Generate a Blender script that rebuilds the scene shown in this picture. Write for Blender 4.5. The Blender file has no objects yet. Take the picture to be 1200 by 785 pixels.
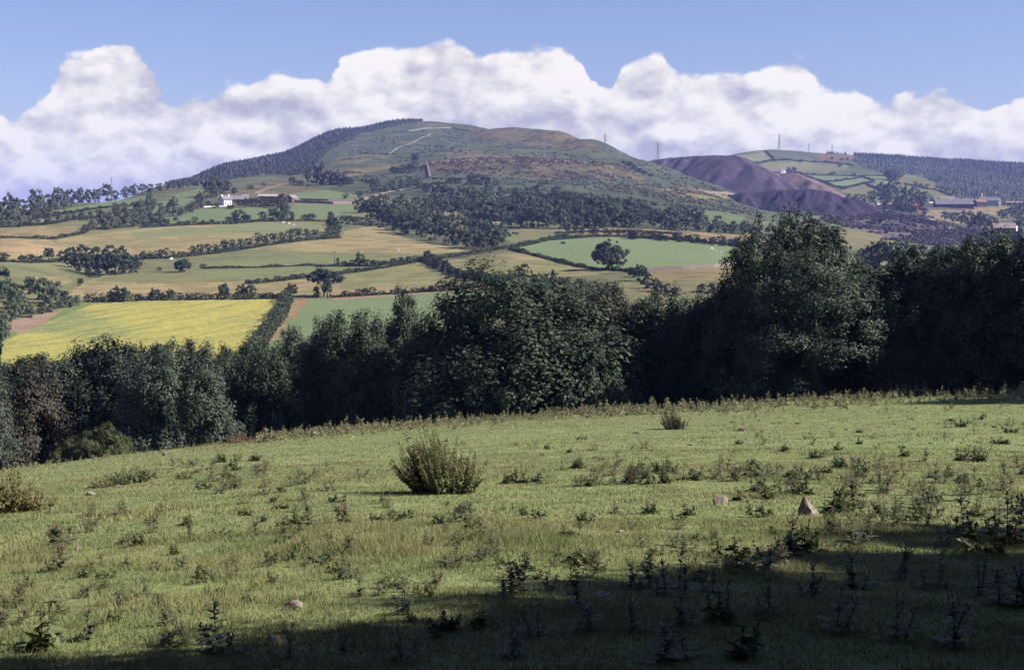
import bpy, math, random
import numpy as np
from math import radians, pi
rnd = random.Random(7)
rng = np.random.default_rng(7)
scene = bpy.context.scene
C = scene.collection

# ------------------------------------------------------------------ camera model
F_PX, PITCH, CAMZ = 1666.67, radians(4.2), 1.65
cp, sp = math.cos(PITCH), math.sin(PITCH)
def ray(px, py):
    a, b = (px - 600) / F_PX, (392.5 - py) / F_PX
    return np.array([a, cp + b * sp, -sp + b * cp])
def az_te(px, py):
    r = ray(px, py); h = math.hypot(r[0], r[1])
    return math.atan2(r[0], r[1]), r[2] / h
def project(x, y, z):
    z = z - CAMZ
    f = y * cp - z * sp; u = y * sp + z * cp
    f = np.where(f < 0.01, 0.01, f)
    return 600 + F_PX * x / f, 392.5 - F_PX * u / f

# ------------------------------------------------------------------ numeric helpers
def pchip(x, y, xn):
    x = np.asarray(x, float); y = np.asarray(y, float)
    one = y.ndim == 1
    if one: y = y[:, None]
    h = np.diff(x)[:, None]; d = np.diff(y, axis=0) / h
    m = np.zeros_like(y); m[0] = d[0]; m[-1] = d[-1]
    if len(x) > 2:
        a, b = d[:-1], d[1:]
        w1 = 2 * h[1:] + h[:-1]; w2 = h[1:] + 2 * h[:-1]
        ok = a * b > 0
        hm = np.where(ok, (w1 + w2) / (w1 / np.where(ok, a, 1) + w2 / np.where(ok, b, 1)), 0)
        m[1:-1] = hm
    i = np.clip(np.searchsorted(x, xn) - 1, 0, len(x) - 2)
    hh = h[i]; t = ((np.clip(xn, x[0], x[-1]) - x[i])[:, None]) / hh
    r = (2*t**3-3*t**2+1)*y[i] + (t**3-2*t**2+t)*hh*m[i] + (-2*t**3+3*t**2)*y[i+1] + (t**3-t**2)*hh*m[i+1]
    return r[:, 0] if one else r
_perm = rng.random((256, 256))
def vnoise(x, y):
    xi = np.floor(x).astype(int); yi = np.floor(y).astype(int)
    fx = x - xi; fy = y - yi
    fx = fx*fx*(3-2*fx); fy = fy*fy*(3-2*fy)
    a = _perm[xi & 255, yi & 255]; b = _perm[(xi+1) & 255, yi & 255]
    c = _perm[xi & 255, (yi+1) & 255]; d = _perm[(xi+1) & 255, (yi+1) & 255]
    return (a*(1-fx)+b*fx)*(1-fy) + (c*(1-fx)+d*fx)*fy
def fbm(x, y, o=4):
    s = 0; a = 1; t = 0
    for k in range(o):
        s = s + a * vnoise(x*2**k + 17.3*k, y*2**k - 9.1*k); t += a; a *= .5
    return s / t * 2 - 1

# ------------------------------------------------------------------ terrain heights
COL = {   # for a bearing (written as the photo column it crosses): distance in metres and the photo row the ground has there
 -100: [(350,420),(430,372),(520,336),(640,302),(800,276),(950,256),(1050,250),(1300,266),(5000,292)],
 0:   [(350,416),(430,372),(520,336),(640,302),(800,274),(950,254),(1050,248),(1300,264),(5000,292)],
 100: [(350,416),(480,353),(640,314),(800,279),(1000,251),(1150,238),(1400,247),(5000,292)],
 200: [(350,413),(480,353),(650,306),(850,270),(1050,244),(1300,226),(1600,218),(1900,222),(5000,292)],
 270: [(350,412),(480,352),(650,304),(850,268),(1050,243),(1300,224),(1650,212),(2100,195),(2500,200),(5000,292)],
 330: [(350,410),(480,351),(650,303),(850,268),(1050,243),(1300,225),(1650,208),(2100,191),(2350,182),(2900,192),(5000,292)],
 400: [(350,408),(480,350),(620,308),(800,276),(1000,250),(1250,227),(1600,207),(2000,186),(2450,163),(2650,156),(3100,170),(5000,292)],
 480: [(350,406),(480,348),(600,310),(750,284),(900,265),(1050,248),(1300,224),(1600,204),(1850,191),(2250,172),(2600,152),(2820,142),(3200,156),(5000,292)],
 540: [(350,405),(480,345),(580,314),(700,291),(900,268),(1100,247),(1350,222),(1600,205),(1760,187),(2000,182),(2400,168),(2700,152),(2840,146),(3200,160),(5000,292)],
 600: [(350,402),(450,352),(540,318),(650,294),(850,272),(1100,248),(1350,226),(1600,207),(1760,188),(2000,184),(2400,168),(2650,151),(3100,172),(5000,292)],
 650: [(350,401),(440,352),(530,319),(635,297),(825,274),(1075,250),(1350,228),(1600,210),(1780,190),(2050,185),(2400,167),(2580,154),(3000,176),(5000,292)],
 690: [(350,400),(430,352),(520,320),(620,299),(800,276),(1050,252),(1350,230),(1600,212),(1800,193),(2100,186),(2430,164),(2900,182),(5000,292)],
 750: [(350,398),(430,352),(520,321),(620,300),(800,278),(1050,256),(1350,236),(1650,218),(1900,201),(2180,186),(2600,194),(5000,292)],
 830: [(350,392),(430,352),(530,318),(640,300),(820,281),(1050,263),(1350,245),(1650,230),(1900,219),(2050,212),(2350,200),(2800,189),(3200,186),(4200,200),(5200,292)],
 900: [(350,388),(450,350),(550,322),(680,302),(900,280),(1150,266),(1450,254),(1700,248),(1900,236),(2150,220),(2500,208),(3000,192),(3500,177),(4200,190),(5200,292)],
 960: [(350,386),(450,350),(560,325),(700,306),(900,288),(1150,272),(1450,260),(1700,253),(1950,238),(2300,222),(2700,208),(3200,193),(3600,181),(4200,192),(5200,292)],
 1030:[(350,386),(450,352),(580,328),(750,308),(1000,288),(1250,275),(1500,261),(1800,248),(2050,238),(2500,219),(3000,200),(3400,189),(3700,184),(4300,195),(5200,292)],
 1100:[(350,388),(450,356),(600,330),(800,312),(1050,293),(1300,280),(1550,266),(1850,252),(2080,240),(2500,225),(3000,206),(3500,194),(3750,188),(4300,195),(5200,292)],
 1200:[(350,388),(450,358),(600,334),(800,316),(1050,300),(1300,288),(1550,274),(1850,259),(2080,246),(2500,234),(3000,216),(3500,203),(3850,194),(4300,200),(5200,292)],
 1300:[(350,388),(450,358),(600,334),(800,316),(1050,300),(1300,288),(1550,274),(1850,259),(2080,248),(2500,236),(3000,220),(3500,208),(3850,198),(4300,205),(5200,292)],
}
AZK = np.radians([-180, -120, -90, -50, -20, 0, 20, 50, 90, 120, 180])
S_NEAR = [-.08, -.05, .02, .10, .128, .128, .126, .10, .02, -.05, -.08]
S_CREST = [-.08, -.06, .04, .12, .136, .111, .0865, .055, -.02, -.06, -.08]
def crest_d(az): return np.interp(az, np.radians([-20, -8, 20]), [74, 84, 90])
D = np.concatenate([np.geomspace(1, 60, 150)[:-1], np.linspace(60, 120, 70)[:-1], np.geomspace(120, 320, 45)[:-1],
                    np.geomspace(320, 4300, 470)[:-1], np.geomspace(4300, 12000, 14)])
AZ = np.concatenate([np.radians(np.linspace(-180, -25, 60))[:-1], np.radians(np.linspace(-25, 25, 1000))[:-1], np.radians(np.linspace(25, 180, 60))])
LD = np.log(D)
_cols = sorted(COL); _caz = []; _far = []
for px in _cols:
    k = COL[px]; az, _ = az_te(px, 250)
    zs = [CAMZ + d * az_te(px, y)[1] for d, y in k]
    _caz.append(az)
    dd = [90, 112, 160, 250] + [d for d, _ in k] + [12000]
    drop = np.interp(px, [0, 600, 1200], [21.5, 20, 15.5])
    z0 = zs[0]
    zz = [-np.interp(px, [0, 600, 1200], [12, 10.3, 8.3]), -drop, -drop-(-z0-drop)*.45, z0-1.2] + zs + [-90]
    _far.append(pchip(np.log(dd), zz, LD))
_far = np.array(_far)
azc = np.clip(AZ, _caz[0], _caz[-1])
FAR = pchip(_caz, _far, azc)                                # (naz, nd)
_sn = np.interp(AZ, AZK, S_NEAR)[:, None]; _sc = np.interp(AZ, AZK, S_CREST)[:, None]
_cd = crest_d(azc)[:, None]
t = np.clip((D[None] - 8) / (_cd - 8), 0, 1.0)
NEARZ = -(_sn + (_sc - _sn) * t ** .8) * D[None]
over = np.clip(D[None] - _cd * .93, 0, None)
NEARZ = NEARZ - .012 * over ** 2
w = np.clip((D[None] - _cd * 1.0) / (118 - _cd), 0, 1); w = w * w * (3 - 2 * w)
Z = NEARZ * (1 - w) + FAR * w
side = np.clip((np.abs(AZ) - radians(30)) / radians(60), 0, 1)[:, None]; side = side*side*(3-2*side)
hill = -np.interp(AZ, AZK, S_CREST)[:, None] * 300 * (1 - np.exp(-D[None] / 300))
Z = Z * (1 - side) + hill * side
XX = np.sin(AZ)[:, None] * D[None]; YY = np.cos(AZ)[:, None] * D[None]
far_w = np.clip((D - 300) / 600, 0, 1)[None]; moor_w = np.clip((D - 1350) / 500, 0, 1)[None]
Z = Z + fbm(XX / 90, YY / 90) * 1.2 * far_w + fbm(XX / 170 + 5, YY / 170) * 4.5 * moor_w + fbm(XX / 38, YY / 38) * 1.6 * moor_w
near_w = 1 - np.clip((D - 60) / 60, 0, 1)[None]
Z = Z + near_w * (fbm(XX / 2.2, YY / 2.2, 3) * .05 + fbm(XX / 9, YY / 9, 2) * .12) * np.clip(D / 4, 0, 1)[None]
def H(x, y):
    x = np.atleast_1d(np.asarray(x, float)); y = np.atleast_1d(np.asarray(y, float))
    d = np.maximum(np.hypot(x, y), 1.001); a = np.arctan2(x, y)
    i = np.clip(np.searchsorted(AZ, a) - 1, 0, len(AZ) - 2); j = np.clip(np.searchsorted(D, d) - 1, 0, len(D) - 2)
    fa = (a - AZ[i]) / (AZ[i+1] - AZ[i]); fd = (d - D[j]) / (D[j+1] - D[j]); fd = np.clip(fd, 0, 1)
    return (Z[i, j]*(1-fa)+Z[i+1, j]*fa)*(1-fd) + (Z[i, j+1]*(1-fa)+Z[i+1, j+1]*fa)*fd
def h1(x, y): return float(H(x, y)[0])
_DS = np.concatenate([np.geomspace(3, 130, 900), np.geomspace(130, 5000, 4000)])
def hit(px, py, dmin=0):
    """where the line of sight through that point of the photo meets the ground, farther than dmin"""
    az, te = az_te(px, py)
    ds = _DS[_DS >= dmin]
    g = H(np.sin(az) * ds, np.cos(az) * ds); r = CAMZ + ds * te
    ok = np.nonzero(g >= r)[0]
    if len(ok) == 0:
        k = int(np.argmax((g - CAMZ) / ds)); d = ds[k]
    else: d = ds[ok[0]]
    x, y = math.sin(az) * d, math.cos(az) * d
    return np.array([x, y, h1(x, y)])
FARMIN = 240
def hf(px, py): return hit(px, py, FARMIN)
def ppm(p): return F_PX / math.hypot(p[0], p[1])     # photo pixels per metre there

# ------------------------------------------------------------------ objects and materials
def tag(o, label=None, cat=None, group=None, kind=None):
    if label: o['label'] = label
    if cat: o['category'] = cat
    if group: o['group'] = group
    if kind: o['kind'] = kind
    return o
def mesh(name, V, Fs, mats=(), mi=None, v=None, smooth=False, parent=None, link=True):
    """Fs: list of (m,k) index arrays. v: value per face. mi: material number per face."""
    me = bpy.data.meshes.new(name)
    V = np.asarray(V, np.float32); Fs = [np.asarray(f, np.int32) for f in Fs if len(f)]
    me.vertices.add(len(V)); me.vertices.foreach_set('co', V.ravel())
    idx = np.concatenate([f.ravel() for f in Fs]); n = sum(len(f) for f in Fs)
    tot = np.concatenate([np.full(len(f), f.shape[1], np.int32) for f in Fs])
    me.loops.add(len(idx)); me.loops.foreach_set('vertex_index', idx)
    me.polygons.add(n)
    me.polygons.foreach_set('loop_start', np.concatenate([[0], np.cumsum(tot)[:-1]]).astype(np.int32))
    me.polygons.foreach_set('loop_total', tot)
    if mi is not None: me.polygons.foreach_set('material_index', np.asarray(mi, np.int32))
    me.polygons.foreach_set('use_smooth', np.full(n, smooth))
    if v is not None:
        a = me.attributes.new('v', 'FLOAT', 'FACE'); a.data.foreach_set('value', np.asarray(v, np.float32))
    me.update(calc_edges=True)
    for m in mats: me.materials.append(m)
    o = bpy.data.objects.new(name, me)
    if link: C.objects.link(o)
    if parent: o.parent = parent
    return o
def empty(name, loc=(0, 0, 0), rz=0):
    o = bpy.data.objects.new(name, None); C.objects.link(o); o.location = loc; o.rotation_euler = (0, 0, rz); o.empty_display_size = .2
    return o
def copy_tree(o, parent=None):
    c = o.copy(); C.objects.link(c)
    if parent is not None: c.parent = parent
    for ch in o.children: copy_tree(ch, c)
    return c
class N:
    def __init__(s, name):
        s.m = bpy.data.materials.new(name); s.m.use_nodes = True; s.t = s.m.node_tree; s.t.nodes.clear()
        s.out = s.t.nodes.new('ShaderNodeOutputMaterial')
    def n(s, typ, **kw):
        x = s.t.nodes.new(typ)
        for k, v in kw.items():
            if k.startswith('i_'): x.inputs[k[2:].replace('_', ' ')].default_value = v
            else: setattr(x, k, v)
        return x
    def l(s, a, b): s.t.links.new(a, b)
    def mix(s, f, a, b, typ='MIX'):
        x = s.t.nodes.new('ShaderNodeMix'); x.data_type = 'RGBA'; x.blend_type = typ
        for k, val in ((0, f), (6, a), (7, b)):
            if hasattr(val, 'is_output'): s.l(val, x.inputs[k])
            else: x.inputs[k].default_value = val if k == 0 else (tuple(val) + (1,))[:4]
        return x.outputs[2]
    def math(s, op, a, b=0, c=0, clamp=False):
        x = s.t.nodes.new('ShaderNodeMath'); x.operation = op; x.use_clamp = clamp
        for k, val in ((0, a), (1, b), (2, c)):
            if hasattr(val, 'is_output'): s.l(val, x.inputs[k])
            else: x.inputs[k].default_value = val
        return x.outputs[0]
    def noise(s, scale, detail=4, rough=.55, vec=None, out='Fac'):
        x = s.n('ShaderNodeTexNoise'); x.inputs['Scale'].default_value = scale; x.inputs['Detail'].default_value = detail; x.inputs['Roughness'].default_value = rough
        if vec is None: vec = s.n('ShaderNodeTexCoord').outputs['Object']
        s.l(vec, x.inputs['Vector']); return x.outputs[out]
    def ramp(s, f, a, b):
        x = s.t.nodes.new('ShaderNodeMapRange'); x.clamp = True
        s.l(f, x.inputs[0]); x.inputs[1].default_value = a; x.inputs[2].default_value = b
        return x.outputs[0]
    def done(s, col, rough=.9, bump=None, bs=.3, bd=.05, spec=.2, trans=None):
        b = s.n('ShaderNodeBsdfPrincipled'); b.inputs['Roughness'].default_value = rough; b.inputs['Specular IOR Level'].default_value = spec
        if hasattr(col, 'is_output'): s.l(col, b.inputs['Base Color'])
        else: b.inputs['Base Color'].default_value = (tuple(col) + (1,))[:4]
        if bump is not None:
            u = s.n('ShaderNodeBump'); u.inputs['Strength'].default_value = bs; u.inputs['Distance'].default_value = bd
            s.l(bump, u.inputs['Height']); s.l(u.outputs[0], b.inputs['Normal'])
        o = b.outputs[0]
        if trans:
            tr = s.n('ShaderNodeBsdfTranslucent'); s.l(col, tr.inputs[0]) if hasattr(col, 'is_output') else None
            mx = s.n('ShaderNodeMixShader'); mx.inputs[0].default_value = trans; s.l(o, mx.inputs[1]); s.l(tr.outputs[0], mx.inputs[2]); o = mx.outputs[0]
        s.l(o, s.out.inputs[0]); return s.m
def leafmat(name, rough=.6, spec=.25, trans=.12, var=.5):
    """leaf colour = the plant's own colour, varied leaf by leaf and branch by branch"""
    s = N(name); oi = s.n('ShaderNodeObjectInfo'); at = s.n('ShaderNodeAttribute', attribute_name='v')
    f = s.math('MULTIPLY_ADD', at.outputs['Fac'], var, 1 - var / 2)
    nz = s.noise(.35, 3); f2 = s.math('MULTIPLY_ADD', nz, .7, .65)
    ff = s.math('MULTIPLY', f, f2)
    cx = s.n('ShaderNodeCombineXYZ'); 
    s.l(ff, cx.inputs[0]); s.l(ff, cx.inputs[1]); s.l(s.math('MULTIPLY_ADD', ff, .8, .2), cx.inputs[2])
    col = s.mix(1.0, oi.outputs['Color'], cx.outputs[0], 'MULTIPLY')
    return s.done(col, rough, spec=spec, trans=trans)
def plain(name, col, rough=.85, var=.25, scale=2., bump=.3, spec=.2):
    s = N(name); nz = s.noise(scale, 5)
    k = s.ramp(nz, .3, .7)
    c = s.mix(k, [c * (1 - var) for c in col], [min(1, c * (1 + var)) for c in col])
    return s.done(c, rough, nz, bump, .05, spec)
M_leaf = leafmat('leaf'); M_weed = leafmat('weed_leaf', trans=.2, var=.7)
M_bark = plain('bark', (.075, .062, .05), scale=3)
M_conifer = leafmat('conifer_needles', trans=.0, var=.8)
M_stone = plain('field_stone', (.165, .14, .122), var=.45, scale=7, bump=.8)
M_wallstone = plain('dry_stone', (.15, .12, .11), scale=1.5, bump=.6)
M_earth = plain('mole_earth', (.035, .024, .02), scale=14, bump=.8)
M_white = plain('white_render', (.62, .60, .58), scale=1, var=.06)
M_slate = plain('slate_roof', (.16, .15, .17), scale=1.5)
M_palroof = plain('pale_tin_roof', (.30, .25, .24), scale=.4)
M_greyroof = plain('grey_sheet_roof', (.13, .12, .145), scale=.3)
M_redroof = plain('rusty_red_roof', (.30, .09, .06), scale=.5)
M_pinkroof = plain('pinkish_roof', (.22, .17, .165), scale=.5)
M_blue = plain('blue_grey_cladding', (.20, .26, .38), scale=.3)
M_brown = plain('brown_brick', (.16, .10, .08), scale=1)
M_dark = plain('dark_wall', (.05, .045, .05), scale=1)
M_cream = plain('cream_wall', (.60, .56, .48), scale=1, var=.08)
M_glass = plain('window_glass', (.03, .035, .045), rough=.2, spec=.5, var=.1)
M_steel = plain('galvanised_steel', (.17, .18, .20), scale=1, var=.1)
M_wood = plain('weathered_wood', (.14, .11, .09), scale=5)
M_wool = plain('wool', (.75, .72, .64), scale=3, var=.1)
M_hide = plain('black_hide', (.02, .018, .016), scale=3)

# ------------------------------------------------------------------ the ground
def in_poly(px, py, poly):
    x = px; y = py; ins = np.zeros(len(x), bool); n = len(poly)
    for i in range(n):
        x1, y1 = poly[i]; x2, y2 = poly[(i+1) % n]
        if y1 == y2: continue
        c = ((y1 > y) != (y2 > y)) & (x < (x2-x1)*(y-y1)/(y2-y1)+x1)
        ins ^= c
    return ins
GRASS=(.152,.182,.078); OLIVE=(.130,.128,.066); TAN=(.225,.180,.095); ORTAN=(.255,.185,.105); GREEN=(.100,.135,.068); BRIGHT=(.110,.150,.078)
MOOR=(.032,.050,.032); MOORL=(.075,.095,.05); BRACK=(.070,.047,.040); SOIL=(.22,.145,.12); DGREEN=(.044,.064,.042)
SPOIL=(.070,.050,.072); PALE=(.150,.160,.082); ROUGH=(.082,.086,.048)
def dim(c): return tuple(v * .78 for v in c)
FIELDS = [   # outline of each field as seen from the camera hillside, colour, roughness of cover
 ([(300,262),(560,262),(700,262),(1000,262),(1000,330),(560,330)],ROUGH,.7),
 ([(0,262),(0,225),(300,200),(345,216),(345,240),(160,262)],ROUGH,.7),
 ([(38,254),(60,248),(85,244),(150,231),(182,227),(182,237),(120,245),(60,254),(45,257)],GREEN,.1),
 ([(0,263),(60,256),(160,246),(160,250),(60,262),(0,268)],PALE,.2),
 ([(0,271),(60,263),(110,258),(100,272),(60,279),(0,279)],(.24,.18,.10),.4),
 ([(60,262),(110,258),(100,264),(50,270)],OLIVE,.3),
 ([(0,281),(60,280),(68,290),(45,301),(0,303)],ORTAN,.3),
 ([(66,281),(130,272),(200,265),(300,261),(370,263),(388,269),(300,284),(220,297),(170,302),(110,302),(60,298)],TAN,.3),
 ([(150,272),(300,261),(378,263),(370,272),(250,274),(160,280)],PALE,.2),
 ([(168,258),(235,245),(300,244),(345,243),(340,259),(250,263),(165,267)],GREEN,.15),
 ([(178,240),(195,236),(205,228),(232,220),(240,224),(215,240),(205,246),(180,248)],GREEN,.3),
 ([(262,226),(345,205),(420,195),(440,205),(345,232),(310,230)],(.20,.165,.09),.7),
 ([(345,233),(345,227),(440,215),(452,221),(440,230),(352,236)],GREEN,.1),
 ([(345,240),(415,241),(410,250),(400,257),(345,257)],GREEN,.15),
 ([(415,236),(450,226),(470,222),(450,234),(430,240)],GREEN,.2),
 ([(470,232),(500,222),(560,232),(560,236),(480,240)],GREEN,.3),
 ([(500,218),(560,222),(640,228),(640,236),(560,230)],DGREEN,.3),
 ([(0,307),(40,306),(70,304),(75,312),(112,322),(100,328),(60,332),(0,333)],OLIVE,.3),
 ([(40,326),(78,322),(85,330),(60,338),(40,334)],TAN,.3),
 ([(75,350),(95,332),(130,322),(230,330),(330,328),(470,325),(460,333),(330,350),(120,352)],TAN,.3),
 ([(105,330),(165,314),(220,304),(290,291),(400,272),(440,264),(470,277),(545,294),(480,302),(430,308),(350,328),(200,332)],OLIVE,.3),
 ([(290,292),(400,272),(440,264),(470,277),(545,294),(500,297),(400,296)],TAN,.35),
 ([(230,306),(400,297),(440,300),(400,312),(330,326),(230,327)],(.155,.18,.085),.2),
 ([(385,330),(400,325),(500,304),(530,318),(562,330),(440,342),(330,349)],(.23,.205,.10),.3),
 ([(395,338),(330,350),(390,349),(560,336),(500,336)],(.26,.20,.11),.3),
 ([(522,306),(560,300),(600,293),(640,303),(720,318),(700,322),(640,327),(570,324),(545,322)],(.23,.205,.10),.3),
 ([(580,300),(610,296),(650,307),(620,308)],TAN,.3),
 ([(600,292),(640,282),(700,278),(800,280),(865,287),(890,296),(860,310),(760,317),(700,315),(650,306)],BRIGHT,.05),
 ([(755,319),(860,312),(900,316),(860,345),(740,345)],(.20,.155,.085),.4),
 ([(640,274),(700,268),(860,270),(900,280),(900,292),(865,286),(800,278),(700,276)],(.27,.19,.11),.6),
 ([(480,262),(570,253),(590,262),(545,266),(500,268)],TAN,.3),
 ([(570,272),(650,266),(690,271),(650,278),(600,284)],OLIVE,.3),
 ([(0,403),(10,392),(80,358),(110,352),(332,349),(316,380),(296,412),(150,435),(0,430)],(.13,.17,.06),.2),
 ([(15,376),(72,363),(55,377),(22,392),(12,385)],SOIL,.2),
 ([(352,352),(450,346),(600,334),(640,345),(500,400),(310,410)],BRIGHT,.1),
 ([(335,352),(352,352),(330,392),(300,412)],(.27,.19,.11),.4),
 ([(351,352),(361,351),(357,358),(350,358)],(.33,.13,.08),.1),([(346,362),(351,361),(345,375),(340,375)],(.33,.13,.08),.1),
 ([(390,349),(562,337),(562,339),(390,352)],(.28,.17,.12),.1),
 # the mountain
 ([(345,216),(430,200),(520,186),(560,181),(640,184),(760,190),(830,215),(900,250),(870,275),(640,262),(500,236),(440,232)],MOOR,.8),
 ([(345,222),(385,206),(400,198),(455,192),(520,188),(500,194),(440,200),(400,212),(370,215)],(.24,.18,.09),.6),
 ([(388,186),(425,181),(460,184),(420,192),(390,194)],(.17,.15,.07),.8),
 ([(490,198),(505,190),(560,183),(600,185),(640,187),(730,194),(745,203),(720,212),(690,203),(655,212),(610,203),(560,207),(510,203)],BRACK,.9),
 ([(700,188),(760,205),(750,214),(690,196)],(.19,.14,.07),.8),
 ([(505,188),(560,181),(640,184),(645,186),(560,184),(510,191)],(.23,.17,.10),.5),
 ([(515,178),(560,174),(580,178),(560,182),(520,182)],(.20,.15,.08),.7),
 ([(478,142),(540,141),(552,149),(480,150)],(.10,.10,.05),.7),
 ([(548,150),(640,154),(690,163),(706,174),(690,180),(640,172),(580,168),(545,158)],(.155,.125,.065),.85),
 ([(560,150),(600,152),(650,155),(700,170),(690,170),(640,160),(570,157)],(.21,.15,.08),.7),
 ([(545,170),(700,176),(750,188),(700,186),(560,180)],(.075,.105,.05),.6),
 ([(765,222),(800,217),(850,224),(870,232),(820,235),(780,230)],(.20,.165,.08),.7),
 ([(600,226),(660,232),(730,238),(700,244),(620,240)],(.20,.13,.08),.7),
 ([(800,240),(870,252),(880,266),(820,262)],(.10,.14,.06),.4),
 # the hills beyond the tips
 ([(855,181),(900,176),(960,178),(1000,180),(1060,205),(1110,232),(1110,245),(990,240),(930,225)],(.12,.15,.065),.4),
 ([(857,183),(895,177),(905,187),(872,191)],PALE,.2),([(888,191),(965,189),(1000,196),(975,203),(930,202),(890,204)],(.235,.23,.11),.15),
 ([(905,177),(948,176),(966,188),(912,188)],(.09,.115,.055),.3),
 ([(955,183),(968,180),(1005,178),(1012,183),(985,189),(966,189)],(.24,.13,.09),.3),([(1005,178),(1030,179),(1035,184),(1010,185)],DGREEN,.3),
 ([(937,205),(1000,205),(1040,206),(1018,212),(965,212),(948,211)],GREEN,.15),([(967,214),(1010,209),(1024,213),(988,220)],BRIGHT,.1),
 ([(988,222),(1013,216),(1034,225),(1028,233),(995,232)],(.235,.215,.10),.15),([(1018,212),(1044,206),(1042,222),(1030,222)],GREEN,.15),
 ([(1055,205),(1078,206),(1112,222),(1104,233),(1060,228),(1046,214)],(.20,.19,.085),.3),
 ([(985,224),(1010,236),(1050,240),(1000,240)],(.19,.19,.09),.3),
 ([(1085,232),(1120,228),(1150,232),(1140,236),(1090,240)],(.25,.22,.11),.3),
 # colliery flats
 ([(985,238),(1060,240),(1095,242),(1200,238),(1200,262),(1120,275),(1000,262),(975,250)],(.105,.08,.08),.8),
 ([(1075,248),(1110,246),(1200,239),(1200,250),(1165,262),(1120,262),(1090,255)],(.26,.19,.12),.5),
 ([(935,250),(1020,256),(1120,262),(1160,285),(1060,300),(940,290)],(.12,.15,.07),.6),
 ([(1000,252),(1060,252),(1100,262),(1120,268),(1060,268),(1000,262)],SPOIL,.7),
 ([(1010,266),(1060,264),(1090,272),(1150,270),(1170,280),(1120,292),(1070,285),(1020,276)],(.12,.09,.12),.7),
 ([(985,268),(1020,272),(1060,285),(1040,300),(980,285)],(.19,.16,.08),.5),
 ([(1092,256),(1112,266),(1118,272),(1108,270)],(.40,.25,.18),.1),
 ([(1110,246),(1130,262),(1170,275),(1200,275),(1200,300),(1130,292),(1160,280)],DGREEN,.5),
]
naz, nd = Z.shape
Vx, Vy, Vz = XX.ravel(), YY.ravel(), Z.ravel()
PX, PY = project(Vx, Vy, Vz)
dist = np.tile(D, naz)
col = np.empty((naz * nd, 4), np.float32)
col[:, :3] = OLIVE; col[:, 3] = .3
col[dist > 1300] = MOOR + (.7,)
col[(dist > 1300) & (PX > 860)] = DGREEN + (.5,)
col[dist < 240] = GRASS + (0,)
fa_ = np.clip((dist - 1200) / 600, 0, 1)
jx = fbm(Vx / 14, Vy / 14, 3) * (2.2 * (1 - fa_)) + fa_ * fbm(Vx / 60, Vy / 60, 4) * 12; jy = fbm(Vx / 14 + 40, Vy / 14, 3) * 1.1 * (1 - fa_) + fa_ * fbm(Vx / 60 + 30, Vy / 60, 4) * 3.0
front = (Vy > 0) & (dist > 240)
for poly, c, r in FIELDS:
    a = np.array(poly)
    m = front & (PX > a[:, 0].min()-4) & (PX < a[:, 0].max()+4) & (PY > a[:, 1].min()-4) & (PY < a[:, 1].max()+4)
    idx = np.nonzero(m)[0]
    k = idx[in_poly(PX[idx] + jx[idx], PY[idx] + jy[idx], poly)]
    named = any(c is q for q in (GRASS, OLIVE, TAN, ORTAN, GREEN, BRIGHT, MOOR, MOORL, BRACK, SOIL, DGREEN, SPOIL, PALE, ROUGH))
    col[k] = (tuple(c) if named else (dim(c) if PY[k].mean() > 225 else tuple(v * .5 for v in c))) + (r,)
g3 = col.reshape(naz, nd, 4); jf = np.searchsorted(D, 1250); sub = g3[:, jf:].copy(); mk = (XX[:, jf:] < 260)[..., None]
for _ in range(3):
    b_ = sub.copy(); b_[1:-1] = (sub[:-2] + sub[1:-1] * 2 + sub[2:]) / 4; b_[:, 1:-1] = (b_[:, :-2] + b_[:, 1:-1] * 2 + b_[:, 2:]) / 4
    sub = np.where(mk, b_, sub)
g3[:, jf:] = sub; col = g3.reshape(-1, 4)
j0 = np.arange(nd - 1); i0 = np.arange(naz - 1)
A = (i0[:, None] * nd + j0[None]).ravel()
quads = np.stack([A, A + nd, A + nd + 1, A + 1], 1)[:, ::-1]
# the seam behind the camera is closed by the first and last bearing being the same; a fan closes the ground underfoot
ctr = len(Vx); V = np.concatenate([np.stack([Vx, Vy, Vz], 1), [[0, 0, 0]]])
fan = np.stack([np.arange(naz - 1) * nd, np.full(naz - 1, ctr), (np.arange(naz - 1) + 1) * nd], 1)
gcol = np.concatenate([col, [col[0]]])

s = N('ground_cover')
ca = s.n('ShaderNodeAttribute', attribute_name='cover'); tc = s.n('ShaderNodeTexCoord').outputs['Object']
big = s.noise(.012, 5, .6, tc); mid = s.noise(.09, 6, .65, tc); fine = s.noise(1.1, 5, .65, tc); tiny = s.noise(11, 4, .7, tc)
mp = s.n('ShaderNodeMapping'); mp.inputs['Scale'].default_value = (.35, 1, 1); s.l(tc, mp.inputs['Vector'])
streak = s.noise(.22, 5, .6, mp.outputs[0])
base = ca.outputs['Color']
straw = s.mix(s.math('MULTIPLY', s.ramp(mid, .48, .72), .28), base, (.22, .18, .10))
lush = s.mix(s.math('MULTIPLY', s.ramp(big, .42, .65), .35), straw, (.085, .125, .06))
st2 = s.mix(s.math('MULTIPLY', s.ramp(streak, .5, .75), .22), lush, (.21, .16, .09))
mid2 = s.noise(.035, 7, .72, tc); mot = s.math('MULTIPLY', mid2, mid)
scr = s.math('MULTIPLY', s.ramp(mot, .245, .285), s.math('MULTIPLY', ca.outputs['Alpha'], .95))
st3 = s.mix(scr, st2, (.018, .024, .018))
brn = s.math('MULTIPLY', s.ramp(streak, .52, .62), s.math('MULTIPLY', ca.outputs['Alpha'], .38))
st4 = s.mix(brn, st3, (.13, .095, .062))
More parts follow.
